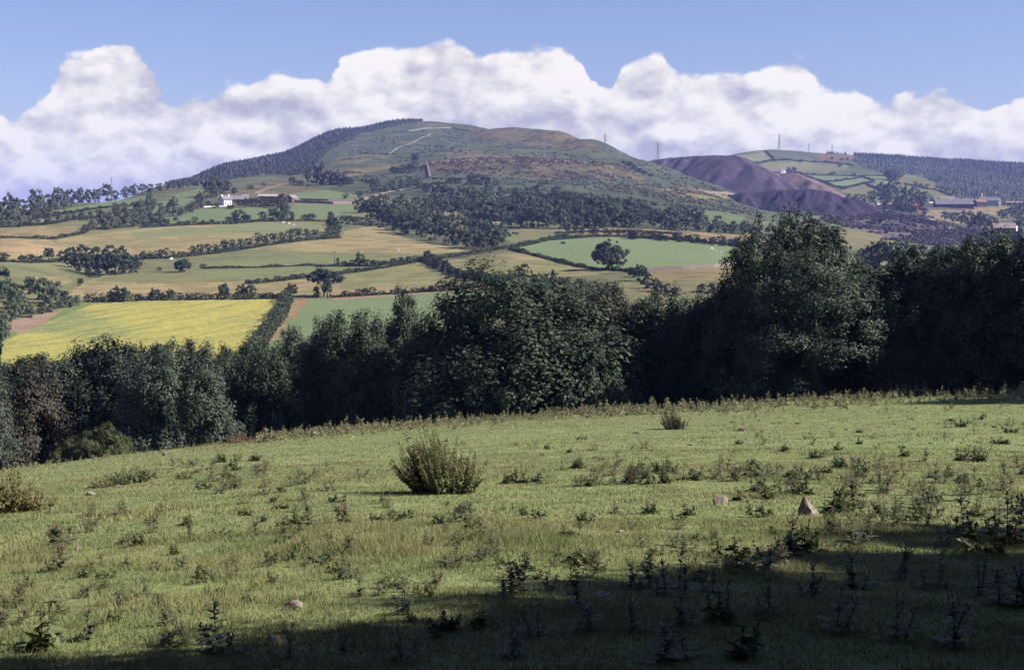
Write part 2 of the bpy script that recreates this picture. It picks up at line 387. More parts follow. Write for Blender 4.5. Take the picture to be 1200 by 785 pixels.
w2 = s.noise(.018, 8, .75, tc); st4 = s.mix(s.math('MULTIPLY', s.ramp(w2, .53, .60), s.math('MULTIPLY', ca.outputs['Alpha'], .5)), st4, (.135, .125, .065))
g1 = s.mix(s.ramp(fine, .25, .75), (.72, .72, .72), (1.3, 1.28, 1.2)); g2 = s.mix(s.ramp(tiny, .25, .75), (.68, .7, .68), (1.32, 1.3, 1.25))
c1 = s.mix(1.0, st4, g1, 'MULTIPLY'); c2 = s.mix(1.0, c1, g2, 'MULTIPLY')
hgt = s.math('ADD', s.math('MULTIPLY', fine, 3), tiny)
M_ground = s.done(c2, .95, hgt, .55, .12, .1)
g = mesh('ground', V, [quads, fan], [M_ground], smooth=True)
ca_ = g.data.color_attributes.new('cover', 'FLOAT_COLOR', 'POINT'); ca_.data.foreach_set('color', gcol.astype(np.float32).ravel())
tag(g, kind='structure')

# draped strips: paths and tracks
def drape(pts, wid, lift, far=True, n=60):
    P = np.array([(hf(*p) if far else hit(*p))[:2] for p in pts]); tt = np.linspace(0, len(P) - 1, n)
    X = pchip(np.arange(len(P)), P[:, 0], tt); Y = pchip(np.arange(len(P)), P[:, 1], tt)
    dx, dy = np.gradient(X), np.gradient(Y); L = np.hypot(dx, dy) + 1e-9; nx, ny = -dy / L, dx / L
    rows = []
    for k in (-1, -.33, .33, 1):
        ww = wid / 2 * (1 + .25 * fbm(tt * 1.7, tt * 0 + k, 2)); x = X + nx * ww * k; y = Y + ny * ww * k
        rows.append(np.stack([x, y, H(x, y) + lift], 1))
    V = np.concatenate(rows); F = []
    for r in range(3):
        a = np.arange(n - 1) + r * n; F.append(np.stack([a, a + 1, a + 1 + n, a + n], 1))
    return V, np.concatenate(F)
M_path = plain('trodden_path', (.22, .19, .15), scale=.3); M_track = plain('dirt_track', (.17, .13, .10), scale=.5)
for pts, wd, m in [([(457,180),(468,173),(480,169),(492,163),(505,157)], 3, M_path), ([(300,228),(318,220),(345,214),(370,210)], 5, M_track),
                   ([(412,236),(430,233),(452,226),(480,221)], 5, M_path), ([(1090,256),(1102,262),(1114,269)], 7, M_track), ([(1150,214),(1172,228),(1199,233)], 8, M_track)]:
    V_, F_ = drape(pts, wd, .35); tag(mesh('path', V_, [F_], [m]), kind='structure')

# ------------------------------------------------------------------ leaves, crowns, trees
def rand_dirs(n, r=None):
    r = r or rng
    v = r.normal(size=(n, 3)); return v / np.linalg.norm(v, axis=1)[:, None]
def leaf_quads(P, Nn, size, r=rng, aspect=.62):
    n = len(P); rd = rand_dirs(n, r)
    a = np.cross(Nn, rd); a /= np.linalg.norm(a, axis=1)[:, None] + 1e-9; b = np.cross(Nn, a)
    s_ = np.asarray(size).reshape(-1, 1) * np.ones((n, 1))
    V = np.stack([P + a*s_, P + b*s_*aspect + Nn*s_*.12, P - a*s_, P - b*s_*aspect + Nn*s_*.12], 1).reshape(-1, 3)
    return V, np.arange(4*n).reshape(n, 4)
def tube(P, R, sides=7):
    P = np.asarray(P, float); n = len(P); V = []; F = []
    for i in range(n):
        t_ = P[min(i+1, n-1)] - P[max(i-1, 0)]; t_ = t_ / (np.linalg.norm(t_) + 1e-9)
        u = np.cross(t_, [.3, .9, .1]); u /= np.linalg.norm(u) + 1e-9; w_ = np.cross(t_, u)
        a = np.arange(sides) / sides * 2 * pi
        V.append(P[i] + R[i] * (np.cos(a)[:, None] * u + np.sin(a)[:, None] * w_))
    V = np.concatenate(V); k = np.arange(sides)
    for i in range(n-1): F.append(np.stack([i*sides+k, i*sides+(k+1) % sides, (i+1)*sides+(k+1) % sides, (i+1)*sides+k], 1))
    return V, np.concatenate(F)
def join(parts):
    V, F, o = [], [], 0
    for v, f in parts: V.append(v); F.append(np.asarray(f) + o); o += len(v)
    return np.concatenate(V), np.concatenate(F)
def crown_data(r, W, Ht, base, lobes, clumps, leaves, leaf, airy=0., droop=0., flat=0.):
    """leaf clumps round a set of lobes: width W, from height base to Ht"""
    cz = (base + Ht) / 2; hz = (Ht - base) / 2
    L = []
    for k in range(lobes):
        fz = 1 - 2 * (k + .5) / lobes; fa = k * 2.39996 + r.normal() * .35; fr = math.sqrt(1 - fz * fz)
        d = np.array([fr * math.cos(fa), fr * math.sin(fa), fz + r.normal() * .12]); q = r.uniform(.42, .66)
        z = d[2] * q
        fat = (1 - .3 * max(0, z) ** 1.5) * 1.2 if not flat else 1
        rr = (.34 + .16 * r.random()) * (1 - .2 * max(z, 0))
        L.append([d[0]*q*W/2*fat, d[1]*q*W/2*fat, cz + z*hz*1.05, rr*W/2*1.15, rr*hz*1.1])
    L = np.array(L)
    k = r.integers(0, lobes, clumps * 3); d = rand_dirs(clumps * 3, r); d[:, 2] = np.abs(d[:, 2]) * .75 + d[:, 2] * .25
    Cc = L[k, :3] + d * np.stack([L[k, 3], L[k, 3], L[k, 4]], 1) * (.75 + .3 * r.random((len(k), 1)))
    dd = np.full(len(Cc), 9.)
    for j in range(lobes):
        q = (Cc - L[j, :3]) / np.array([L[j, 3], L[j, 3], L[j, 4]])
        e = np.linalg.norm(q, axis=1); e[k == j] = 9; dd = np.minimum(dd, e)
    keep = (dd > .62) & (Cc[:, 2] > base * .85)
    Cc = Cc[keep][:clumps]; dk = d[keep][:clumps]; nc = len(Cc)
    cr = W * (.05 + .05 * r.random(nc)) * (1 if nc < 150 else .9)
    i = r.integers(0, nc, leaves); off = rand_dirs(leaves, r) * (r.random((leaves, 1)) ** .62)
    off[:, 2] = off[:, 2] * .72 - droop * np.abs(off[:, 2])
    P = Cc[i] + off * cr[i][:, None] * (1 + airy)
    Nn = .8 * off + .5 * dk[i] + np.array([0, 0, .5]) + .55 * rand_dirs(leaves, r)
    Nn /= np.linalg.norm(Nn, axis=1)[:, None]
    q_ = np.percentile(np.hypot(P[:, 0], P[:, 1]), 97); zt, zb = np.percentile(P[:, 2], 99.7), np.percentile(P[:, 2], .3)
    def fit(A): A[:, :2] *= W / 2 / q_; A[:, 2] = base + (A[:, 2] - zb) * (Ht - base) / (zt - zb)
    fit(P); fit(Cc); L[:, 2] = base + (L[:, 2] - zb) * (Ht - base) / (zt - zb); L[:, :2] *= W / 2 / q_
    sz = leaf * (.65 + .7 * r.random(leaves))
    V, F = leaf_quads(P, Nn, sz, r)
    v = np.clip(.5 + .18 * r.normal(size=leaves) + .24 * r.normal(size=nc)[i], 0, 1)
    return V, F, v, L, Cc
def trunk_data(r, Ht, rad, L, lean=0):
    parts = []; top = Ht * .62
    n = 7; zz = np.linspace(-1.2, top, n)
    cx = np.cumsum(r.normal(size=n) * .012 * Ht) + lean * zz / Ht; cy = np.cumsum(r.normal(size=n) * .012 * Ht)
    cx -= cx[1]; cy -= cy[1]
    P = np.stack([cx, cy, zz], 1); R = rad * np.array([1.5, 1.15, .95, .8, .62, .42, .2])
    parts.append(tube(P, R, 9))
    for l in L[np.argsort(r.random(len(L)))][:min(9, len(L))]:
        k = int(np.clip(r.integers(2, 6), 0, n-2)); a = P[k]; b = l[:3]
        m_ = (a + b) / 2 + r.normal(size=3) * Ht * .02; m_[2] -= Ht * .02
        parts.append(tube([a, (a+m_)/2, m_, b], [R[k]*.55, R[k]*.42, R[k]*.3, R[k]*.1], 6))
    return join(parts)
def proto_big(seed, W, Ht, base, lobes, clumps, leaves, leaf, **kw):
    r = np.random.default_rng(seed)
    V, F, v, L, _ = crown_data(r, W, Ht, base, lobes, clumps, leaves, leaf, **kw)
    tv, tf = trunk_data(r, Ht, Ht * .024, L)
    cm = mesh('crown', V, [F], [M_leaf], v=v, link=False); tm = mesh('trunk', tv, [tf], [M_bark], smooth=True, link=False)
    return cm.data, tm.data
def proto_far(seed, W=10., Ht=10., base=.5, lobes=12, clumps=90, leaves=3200, leaf=.36, trunk=True, **kw):
    r = np.random.default_rng(seed)
    V, F, v, L, _ = crown_data(r, W, Ht, base, lobes, clumps, leaves, leaf, **kw)
    mi = np.zeros(len(F)); vv = v
    if trunk:
        tv, tf = trunk_data(r, Ht, Ht * .025, L); F2 = tf + len(V); V = np.concatenate([V, tv])
        F = np.concatenate([F, F2]); mi = np.concatenate([mi, np.ones(len(tf))]); vv = np.concatenate([v, np.ones(len(tf)) * .5])
    return mesh('tree', V, [F], [M_leaf, M_bark], mi=mi, v=vv, link=False).data
BIG = {   # unit: real metres
 'oak': [proto_big(11+k, 12, 15, .6, 18, 560, 64000, .12) for k in range(3)],
 'ash': [proto_big(31+k, 10, 14, .5, 15, 420, 46000, .095, airy=.25, droop=.2) for k in range(2)],
 'beech': [proto_big(51+k, 14, 15, .3, 22, 700, 76000, .125, airy=.1) for k in range(2)],
 'bush': [proto_big(61, 8, 5, -.2, 16, 200, 18000, .10)],
}
FARP = {
 'round': [proto_far(101, base=.8), proto_far(102), proto_far(103), proto_far(104, lobes=9), proto_far(105, base=.3)],
 'airy': [proto_far(111, airy=.5, leaves=2300, base=.8), proto_far(112, airy=.45, leaves=2400, base=.3)],
 'bush': [proto_far(121, base=-.3, trunk=False, lobes=9), proto_far(122, base=-.3, trunk=False, lobes=12, airy=.2)],
 'oak': [proto_far(131, base=1.0, lobes=26, clumps=260, leaves=13000, leaf=.24)],
 'wind': [proto_far(141, base=5.0, W=10, Ht=10, lobes=12, clumps=80, flat=1)],
}
GREENS = {'dark': (.020, .031, .022), 'mid': (.031, .046, .026), 'grey': (.048, .060, .042), 'brown': (.058, .050, .036), 'light': (.070, .084, .030), 'blue': (.038, .056, .032)}
ONES = 'zeroth first second third fourth fifth sixth seventh eighth ninth tenth eleventh twelfth thirteenth fourteenth fifteenth sixteenth seventeenth eighteenth nineteenth'.split()
TENS = {2: 'twent', 3: 'thirt', 4: 'fort', 5: 'fift', 6: 'sixt', 7: 'sevent', 8: 'eight', 9: 'ninet'}
def ordw(n):
    if n < 20: return ONES[n]
    t_, o = divmod(n, 10)
    if t_ > 9: return 'hundred-and-' + (ordw(n - 100) if n > 100 else 'noughth')
    return TENS[t_] + ('ieth' if o == 0 else 'y-' + ONES[o])
def put_far(kind, tone, p, hpx, wpx, label, group, name='tree', cat='tree', rz=None):
    k = ppm(p); Hm = hpx / k; Wm = wpx / k * 1.12
    pr = FARP[kind]; me = pr[rnd.randrange(len(pr))]
    o = bpy.data.objects.new(name, me); C.objects.link(o)
    o.location = (p[0], p[1], p[2] - .1); o.rotation_euler = (0, 0, rnd.uniform(0, 6.28) if rz is None else rz); o.scale = (Wm / 10, Wm / 10, Hm / 10)
    c = GREENS[tone]; q = rnd.uniform(1.1, 1.8); o.color = (c[0]*q*rnd.uniform(.93, 1.1), c[1]*q, c[2]*q, 1)
    return tag(o, label, cat, group)
def fit_label(size, desc, rest):
    for t_ in (size + desc + ' ' + rest, desc + ' ' + rest, desc.split('-')[0].split()[-1] + ' ' + rest, rest):
        if len(t_.replace(',', '').split()) <= 16: return t_
    print('LONG', t_); return t_
# rows of trees: (where, end the count starts from, group, default kind, [(px, base row, height px, width px, kind?, tone?)])
ROWS = [
 ('on the ridge beside the long green field', 'valley end', 'ridge trees against the sky', 'round', 'grey', 'tree',
  [(2,260,24,22),(14,258,30,22),(24,257,22,16),(33,256,16,14),(41,252,28,18),(50,251,22,14),(59,249,20,16),(68,246,25,14),(75,245,19,12),(83,243,20,13),(95,238,17,15),(105,237,15,13),(114,236,15,12),(126,233,20,15),(135,232,12,10),
   (148,231,13,11),(157,229,13,12),(167,228,12,10),(176,227,11,10),(187,224,9,9),(197,222,9,9),(207,219,8,10),(216,219,8,9)]),
 ('in the hedge under the pale strip', 'valley end', 'trees in the upper hedge', 'round', 'grey', 'tree',
  [(4,266,7,14,'bush'),(12,266,7,12,'bush'),(22,266,10,10),(31,264,6,10,'bush'),(40,263,6,12,'bush'),(56,263,11,9),(68,260,10,9),(79,259,7,8),(87,258,7,7),(97,257,9,9),(106,256,8,7),(116,252,7,8)]),
 ('in the spinney below the ridge', 'lower end', 'trees of the spinney below the ridge', 'airy', 'grey', 'tree',
  [(101,272,9,9,'bush','dark'),(108,270,13,9),(119,269,22,14),(129,269,20,14),(138,268,25,15),(148,267,24,15),(157,266,20,14),(167,265,18,14),(176,262,14,12),(187,259,12,12),(164,252,18,12),(176,250,22,13),(190,252,12,10),(203,254,23,14),(213,253,10,12),(222,249,9,10),(235,244,19,12),(228,245,9,9),(244,242,7,8)]),
 ('behind the white farmhouse', 'valley end', 'trees behind the farmhouse', 'round', 'mid', 'tree',
  [(238,236,8,9),(246,232,20,14,'round','dark'),(253,231,23,16,'round','mid'),(261,228,16,13),(266,224,12,11),(274,227,7,9),(293,222,5,9,'bush'),(309,219,5,5)]),
 ('in the hedge below the farm meadow', 'spinney end', 'shrubs in the hedge below the farm', 'bush', 'dark', 'shrub',
  [(176,264,8,12),(184,264,8,10),(193,264,8,12),(206,259,5,6),(211,263,4,6),(220,262,4,7),(228,260,6,7),(238,262,4,8),(248,261,4,9),(268,260,6,10),(276,260,9,10),(281,260,14,16),(290,260,9,11)]),
 ('below the farm barns', 'farmhouse end', 'trees below the barns', 'bush', 'dark', 'tree',
  [(253,244,6,10),(270,245,5,9),(282,241,7,9),(290,241,9,12),(299,242,10,13),(309,242,10,14),(320,242,11,14),(331,244,17,14,'airy','brown'),(334,256,20,13,'airy','grey'),(308,258,10,11),(320,258,14,14,'round'),(329,258,12,12,'round'),(342,257,9,8),(358,257,6,10),(365,257,7,10)]),
 ('in the dark clump on the moor edge', 'forest end', 'trees of the clump on the moor edge', 'round', 'dark', 'tree',
  [(343,217,9,9),(352,217,6,9,'bush'),(361,214,16,11),(371,216,21,13),(377,217,26,13),(386,217,17,13),(395,217,15,14),(404,217,11,12,'bush'),(411,216,8,9,'bush')]),
 ('in the meadow under the moor', 'barn end', 'lone trees in the meadow under the moor', 'round', 'mid', 'tree',
  [(405,233,6,8),(421,232,8,9),(432,215,5,12,'bush'),(440,226,16,13,'airy')]),
 ('in the dark clump amid the pale fields', 'upper end', 'trees of the clump between the pale fields', 'round', 'blue', 'tree',
  [(388,258,10,9),(389,268,16,12),(392,276,22,15),(387,279,14,12),(395,278,14,12),(380,280,8,9)]),
 ('on the bank below the dark clump', 'meadow end', 'shrubs on the bank', 'bush', 'blue', 'shrub',
  [(402,261,9,9),(409,262,10,10),(417,263,9,11),(426,264,9,12),(436,265,7,12),(446,267,7,11)]),
 ('in the hedgerow through the pale fields', 'round wood end', 'trees in the hedgerow through the pale fields', 'round', 'blue', 'tree',
  [(169,303,9,10),(177,303,8,9),(186,302,10,11),(194,302,11,11),(203,300,6,9,'bush'),(212,299,5,9,'bush'),(226,297,9,9),(235,297,11,10),(244,296,10,10),(254,294,8,10),(264,293,12,12),(273,292,11,11),(283,290,10,12),(292,289,10,10),(303,287,14,12),(312,286,12,11),(321,285,12,10),(331,284,12,11),(341,282,14,12),(350,281,14,11),(360,279,11,11),(369,278,9,10)]),
 ('in the round wood on the slope', 'valley end', 'trees of the round wood', 'round', 'dark', 'tree',
  [(75,308,14,14),(84,306,16,14),(97,305,18,16),(84,314,18,15),(93,318,20,16),(104,320,22,17),(115,321,22,17),(126,322,25,18),(136,322,24,17),(146,321,24,17),(155,320,20,16),(162,315,16,13),(112,310,20,16),(128,310,22,16),(142,311,22,16),(107,325,7,10,'bush'),(114,325,6,10,'bush')]),
 ('in the broken hedge beside the orange field', 'valley end', 'shrubs in the broken hedge', 'bush', 'dark', 'shrub',
  [(3,303,7,14),(4,307,6,8),(15,307,3,9),(27,307,8,12),(37,307,9,12),(47,307,8,11),(58,306,15,13,'round'),(69,307,5,8)]),
 ('standing alone in the pale fields', 'valley end', 'lone trees in the pale fields', 'round', 'dark', 'tree',
  [(94,335,9,8),(187,318,5,6),(214,319,16,18,'oak'),(238,315,6,8)]),
 ('in the copse above the bare soil patch', 'lower end', 'trees of the copse by the soil patch', 'round', 'blue', 'tree',
  [(2,352,38,20),(10,350,22,16),(20,355,22,16),(35,345,20,16),(45,352,26,18),(55,356,28,20),(65,352,22,16),(75,356,15,14),(82,360,13,12),(90,358,12,9),(25,370,22,18),(36,372,15,14),(48,368,14,13),(58,366,14,14),(70,361,9,11,'bush'),(14,374,24,16)]),
 ('by the soil patch at the yellow field', 'soil end', 'trees beside the yellow field corner', 'round', 'blue', 'tree',
  [(4,399,34,22),(-3,410,36,20),(13,362,26,18)]),
 ('in the hedge above the yellow field', 'copse end', 'trees in the hedge above the yellow field', 'bush', 'dark', 'tree',
  [(102,354,8,9),(112,354,6,10),(121,354,7,12),(132,354,14,13,'round'),(139,354,19,14,'round'),(147,354,17,12,'airy','mid'),(163,355,11,10),(172,355,8,11),(182,355,17,15),(191,355,12,10),(200,355,16,15),(211,355,9,10),(222,354,8,11),(233,354,7,12),(245,353,5,10),(262,352,20,15),(277,351,9,9),(284,351,18,13),(293,351,18,15),(307,351,8,11),(316,351,9,13),(326,351,8,11),(341,349,17,15)]),
 ('by the crooked thorn above the blue-green field', 'yellow field end', 'trees beside the blue-green field', 'bush', 'dark', 'tree',
  [(371,348,13,11),(384,349,22,13,'round'),(380,348,33,38,'wind')]),
 ('in the scrub line through the long slope field', 'yellow field end', 'shrubs in the scrub line', 'bush', 'dark', 'shrub',
  [(290,332,5,6),(303,331,5,8),(312,330,5,7),(325,329,6,11),(345,326,5,10),(355,325,5,9),(396,310,8,6),(404,311,6,7),(413,312,8,9),(422,312,17,11,'round'),(429,312,9,10),(437,311,7,9),(450,310,5,9),(461,308,6,8),(470,307,6,8),(479,306,6,8),(487,305,6,8),(496,304,5,8)]),
 ('in the cross hedge above the blue-green field', 'upper end', 'shrubs in the cross hedge', 'bush', 'dark', 'shrub',
  [(501,307,14,12),(508,311,14,12),(515,314,13,12),(522,318,14,13),(530,322,10,11),(537,324,10,10),(545,326,9,10),(552,328,15,12,'round'),(561,328,14,13,'round')]),
 ('in the hedge topping the blue-green field', 'thorn end', 'shrubs along the blue-green field', 'bush', 'dark', 'shrub',
  [(404,347,7,9),(412,347,5,8),(420,346,8,9),(428,346,9,10),(436,346,10,9),(447,345,5,8),(459,345,6,9),(466,344,7,8),(474,344,6,8),(486,342,5,9),(496,342,6,8),(505,341,7,9),(518,341,13,20,'bush','light'),(532,339,6,9),(541,339,5,9),(551,338,7,10),(573,333,14,14),(585,332,12,13)]),
 ('behind the great domed oak', 'field end', 'trees behind the valley wood', 'round', 'blue', 'tree',
  [(598,336,14,16),(613,334,25,18),(628,336,16,16),(645,338,22,20),(662,338,14,18),(680,342,16,18,'airy','mid'),(700,346,18,22,'airy','mid'),(720,346,16,20,'round','mid')]),
 ('by the wall below the bright field', 'lone oak end', 'trees beside the wall below the green field', 'round', 'dark', 'tree',
  [(742,325,10,12),(750,330,20,18),(760,338,16,16),(770,342,16,16),(780,344,12,14),(792,346,10,14,'bush'),(822,342,10,12,'bush'),(834,343,12,14,'bush')]),
 ('below the crag on the moor', 'forest end', 'thorn trees below the crag', 'bush', 'dark', 'tree',
  [(462,203,8,13),(472,203,10,14),(482,202,11,13),(486,192,12,10,'round'),(494,200,6,8),(528,215,7,11),(536,215,7,11),(553,217,13,12,'airy'),(562,217,13,12),(571,217,10,11),(581,218,6,10)]),
 ('in the tree line by the pale path', 'meadow end', 'trees in the line by the pale path', 'airy', 'blue', 'tree',
  [(452,226,10,9),(460,224,13,11),(471,221,11,10),(481,220,13,12),(491,221,12,11),(500,226,12,12),(510,230,18,14,'round'),(519,231,18,14,'round'),(528,232,13,13),(535,236,10,12)]),
 ('on the crag shoulder above the spoil tips', 'crag end', 'gorse bushes on the crag shoulder', 'bush', 'dark', 'bush',
  [(731,192,4,6),(737,195,5,8),(743,199,6,9),(749,202,5,8),(755,204,4,7),(763,207,4,7)]),
 ('in the pasture edge below the spoil tips', 'green field end', 'trees below the spoil tips', 'round', 'blue', 'tree',
  [(832,272,12,10),(841,273,20,13),(850,273,12,10),(860,274,15,11,'airy'),(872,274,16,12,'airy'),(880,276,14,12),(889,272,10,10),(911,249,11,7)]),
 ('on the skyline of the spoil tips', 'crag end', 'small trees on the spoil tips', 'round', 'dark', 'tree',
  [(816,183,5,6),(829,184,3,4),(924,202,6,7),(931,202,6,7),(843,184,3,4)]),
 ('on the field hedges beyond the spoil tips', 'moor end', 'trees in the far field hedges', 'round', 'blue', 'tree',
  [(877,200,10,12),(885,201,9,11),(905,203,4,5),(938,191,3,6),(955,191,3,5),(968,192,4,6),(976,205,4,7),(984,196,4,6),(953,214,4,5),(1001,206,3,6),(975,187,3,4),(987,188,3,5),(993,188,3,4)]),
 ('in the tree belt above the colliery', 'tip end', 'trees of the belt above the colliery', 'round', 'blue', 'tree',
  [(996,236,9,9),(1004,239,11,10),(1012,238,10,8),(1022,238,14,11),(1032,236,22,13),(1041,238,26,15),(1050,234,20,13),(1036,244,14,12),(1054,246,16,13),(1063,247,28,16),(1072,246,26,15),(1080,246,20,13),(1058,250,14,13),(1068,254,14,14),(1084,237,12,10),(1092,238,7,8),(1099,238,6,8),(1046,212,13,12),(1052,212,10,10),(1041,211,12,10)]),
 ('in the copse below the colliery bank', 'spoil end', 'trees of the copse below the colliery', 'round', 'blue', 'tree',
  [(1083,252,8,10),(1108,257,9,11),(1117,260,11,12),(1127,262,15,13),(1137,266,18,15),(1147,271,22,16),(1157,270,18,14),(1164,266,12,12),(1176,256,10,14),(1186,254,11,14),(1196,252,12,14),(1195,270,16,16),(1152,260,10,10)]),
 ('in the olive pasture under the plantation', 'belt end', 'bushes in the olive pasture', 'bush', 'blue', 'bush',
  [(1073,217,4,6),(1079,219,4,6),(1086,219,3,5),(1098,221,4,6),(1104,223,5,7),(1110,226,6,8)]),
 ('in the lower valley beyond the wood', 'spoil tip end', 'trees in the lower valley', 'round', 'blue', 'tree',
  [(890,300,30,26),(906,296,34,26),(924,292,38,28),(942,290,42,30),(958,292,34,24),(972,296,30,24),(985,304,22,20),(1012,312,20,22,'airy'),(1025,316,32,30),(1042,318,36,32),(1060,318,34,28),(1078,318,30,28,'airy'),(1098,322,34,30),(1118,320,30,28),(1150,300,22,24,'bush'),(1166,300,20,24),(1184,302,30,28),(1200,304,34,30)]),
]
DESC = {'round': 'round-headed', 'airy': 'thin-leaved', 'bush': 'low bushy', 'oak': 'dense spreading', 'wind': 'flat-topped windswept'}
for where, end, group, dk, dt, nm, items in ROWS:
    items = sorted(items, key=lambda i: i[0])
    for n, it in enumerate(items):
        px, by, hp, wp = it[:4]; kind = it[4] if len(it) > 4 else dk; tone = it[5] if len(it) > 5 else dt
        sz = 'tall ' if hp > 1.35 * np.mean([i[2] for i in items]) else ('small ' if hp < .65 * np.mean([i[2] for i in items]) else '')
        lab = fit_label(sz, DESC[kind], f"{nm} {where}, {ordw(n+1)} from {end}")
        put_far(kind, tone, hf(px, by), hp, wp, lab, group, nm if nm != 'tree' else ('hedgerow_tree' if 'hedge' in where else 'tree'), nm)
p = hf(714, 317)
put_far('oak', 'dark', p, 35, 39, 'lone dark oak standing on the lower edge of the bright green field', None, 'oak_tree', 'tree')

# the hillside wood above the green field, rank by rank
def lerp_line(pts, n):
    pts = np.array(pts, float); L = np.concatenate([[0], np.cumsum(np.hypot(*np.diff(pts, axis=0).T))]); t_ = np.linspace(0, L[-1], n)
    return np.stack([np.interp(t_, L, pts[:, 0]), np.interp(t_, L, pts[:, 1])], 1)
RANKS = [
 ('lowest rank of the wood below the pale path', [(455,266),(470,272),(490,278),(520,284),(545,290),(580,292)], 12, 22, 'meadow end'),
 ('second rank of the wood below the pale path', [(462,262),(490,268),(520,273),(560,278),(590,284)], 11, 20, 'meadow end'),
 ('third rank of the wood below the pale path', [(430,256),(450,258),(480,260),(510,256),(530,254)], 10, 21, 'meadow end'),
 ('top rank of the wood below the pale path', [(425,250),(445,246),(480,246),(510,245),(535,246)], 10, 16, 'meadow end'),
 ('front rank of the wood above the green field', [(545,262),(580,265),(640,267),(700,267),(742,266)], 19, 20, 'path end'),
 ('second rank of the wood above the green field', [(540,256),(580,259),(640,260),(700,260),(745,259)], 19, 20, 'path end'),
 ('third rank of the wood above the green field', [(535,248),(580,250),(640,252),(700,252),(735,252)], 18, 19, 'path end'),
 ('fourth rank of the wood above the green field', [(535,241),(570,240),(620,242),(670,244),(720,248)], 16, 17, 'path end'),
 ('top rank of the wood above the green field', [(540,234),(570,232),(618,233),(640,233),(665,240)], 9, 16, 'path end'),
 ('front rank of the spur wood', [(742,262),(775,268),(790,270),(825,270)], 9, 17, 'green wood end'),
 ('middle rank of the spur wood', [(740,252),(770,258),(800,261),(822,262)], 9, 18, 'green wood end'),
 ('shrubby rank above the green field', [(738,279),(770,281),(800,283),(835,286),(862,289),(878,295)], 20, 9, 'lane end'),
 ('shrubby rank by the lane above the green field', [(665,272),(700,275),(735,277)], 9, 7, 'wood end'),
]
for where, line, n, hp, end in RANKS:
    shr = 'shrubby' in where
    for k, (px, py) in enumerate(lerp_line(line, n)):
        kind = 'bush' if shr else rnd.choice(['round', 'round', 'round', 'airy'])
        tone = rnd.choice(['blue', 'mid', 'grey', 'blue']) if not shr else 'dark'
        h_ = hp * rnd.uniform(.78, 1.22)
        put_far(kind, tone, hf(px + rnd.uniform(-3, 3), py + rnd.uniform(-1.2, 1.2)), h_, h_ * rnd.uniform(.8, 1.05) * (1.25 if shr else 1),
                fit_label('', DESC[kind], f"{'shrub' if shr else 'tree'} in the {where}, {ordw(k+1)} from {end}"), where.replace('rank', 'trees').replace('shrubby trees', 'shrubs'), 'shrub' if shr else 'woodland_tree', 'shrub' if shr else 'tree')

# ------------------------------------------------------------------ hedges and field walls
def leafy_band(pts, hgt, wid, leaf, dens, far=True, wob=.5):
    P = np.array([(hf(*p) if far else hit(*p))[:2] for p in pts])
    L = np.concatenate([[0], np.cumsum(np.hypot(*np.diff(P, axis=0).T))]); tot = L[-1]
    n = int(min(tot * dens, 26000)); s_ = rng.random(n) * tot
    X = np.interp(s_, L, P[:, 0]); Y = np.interp(s_, L, P[:, 1])
    prof = np.clip(.8 + wob * fbm(s_ / 7, s_ * 0 + pts[0][0], 3) * 1.6, .3, 1.7)
    a = rng.random(n) * 2 * pi; q = np.sqrt(rng.random(n)) * .5 + .5
    wx = np.cos(a) * q * wid / 2; zz = (np.abs(np.sin(a)) * q) * hgt * prof
    zz = np.where(rng.random(n) < .35, rng.random(n) * zz, zz)
    dx = np.interp(s_ + 1, L, P[:, 0]) - np.interp(s_ - 1, L, P[:, 0]); dy = np.interp(s_ + 1, L, P[:, 1]) - np.interp(s_ - 1, L, P[:, 1])
    l_ = np.hypot(dx, dy) + 1e-6
    X = X - dy / l_ * wx + rng.normal(size=n) * .2; Y = Y + dx / l_ * wx + rng.normal(size=n) * .2
    Pp = np.stack([X, Y, H(X, Y) + zz], 1)
    Nn = rand_dirs(n) * .7 + np.stack([0*X, 0*X, .6 + 0*X], 1); Nn /= np.linalg.norm(Nn, axis=1)[:, None]
    V, F = leaf_quads(Pp, Nn, leaf * (.6 + .8 * rng.random(n)))
    return V, F, rng.random(n)
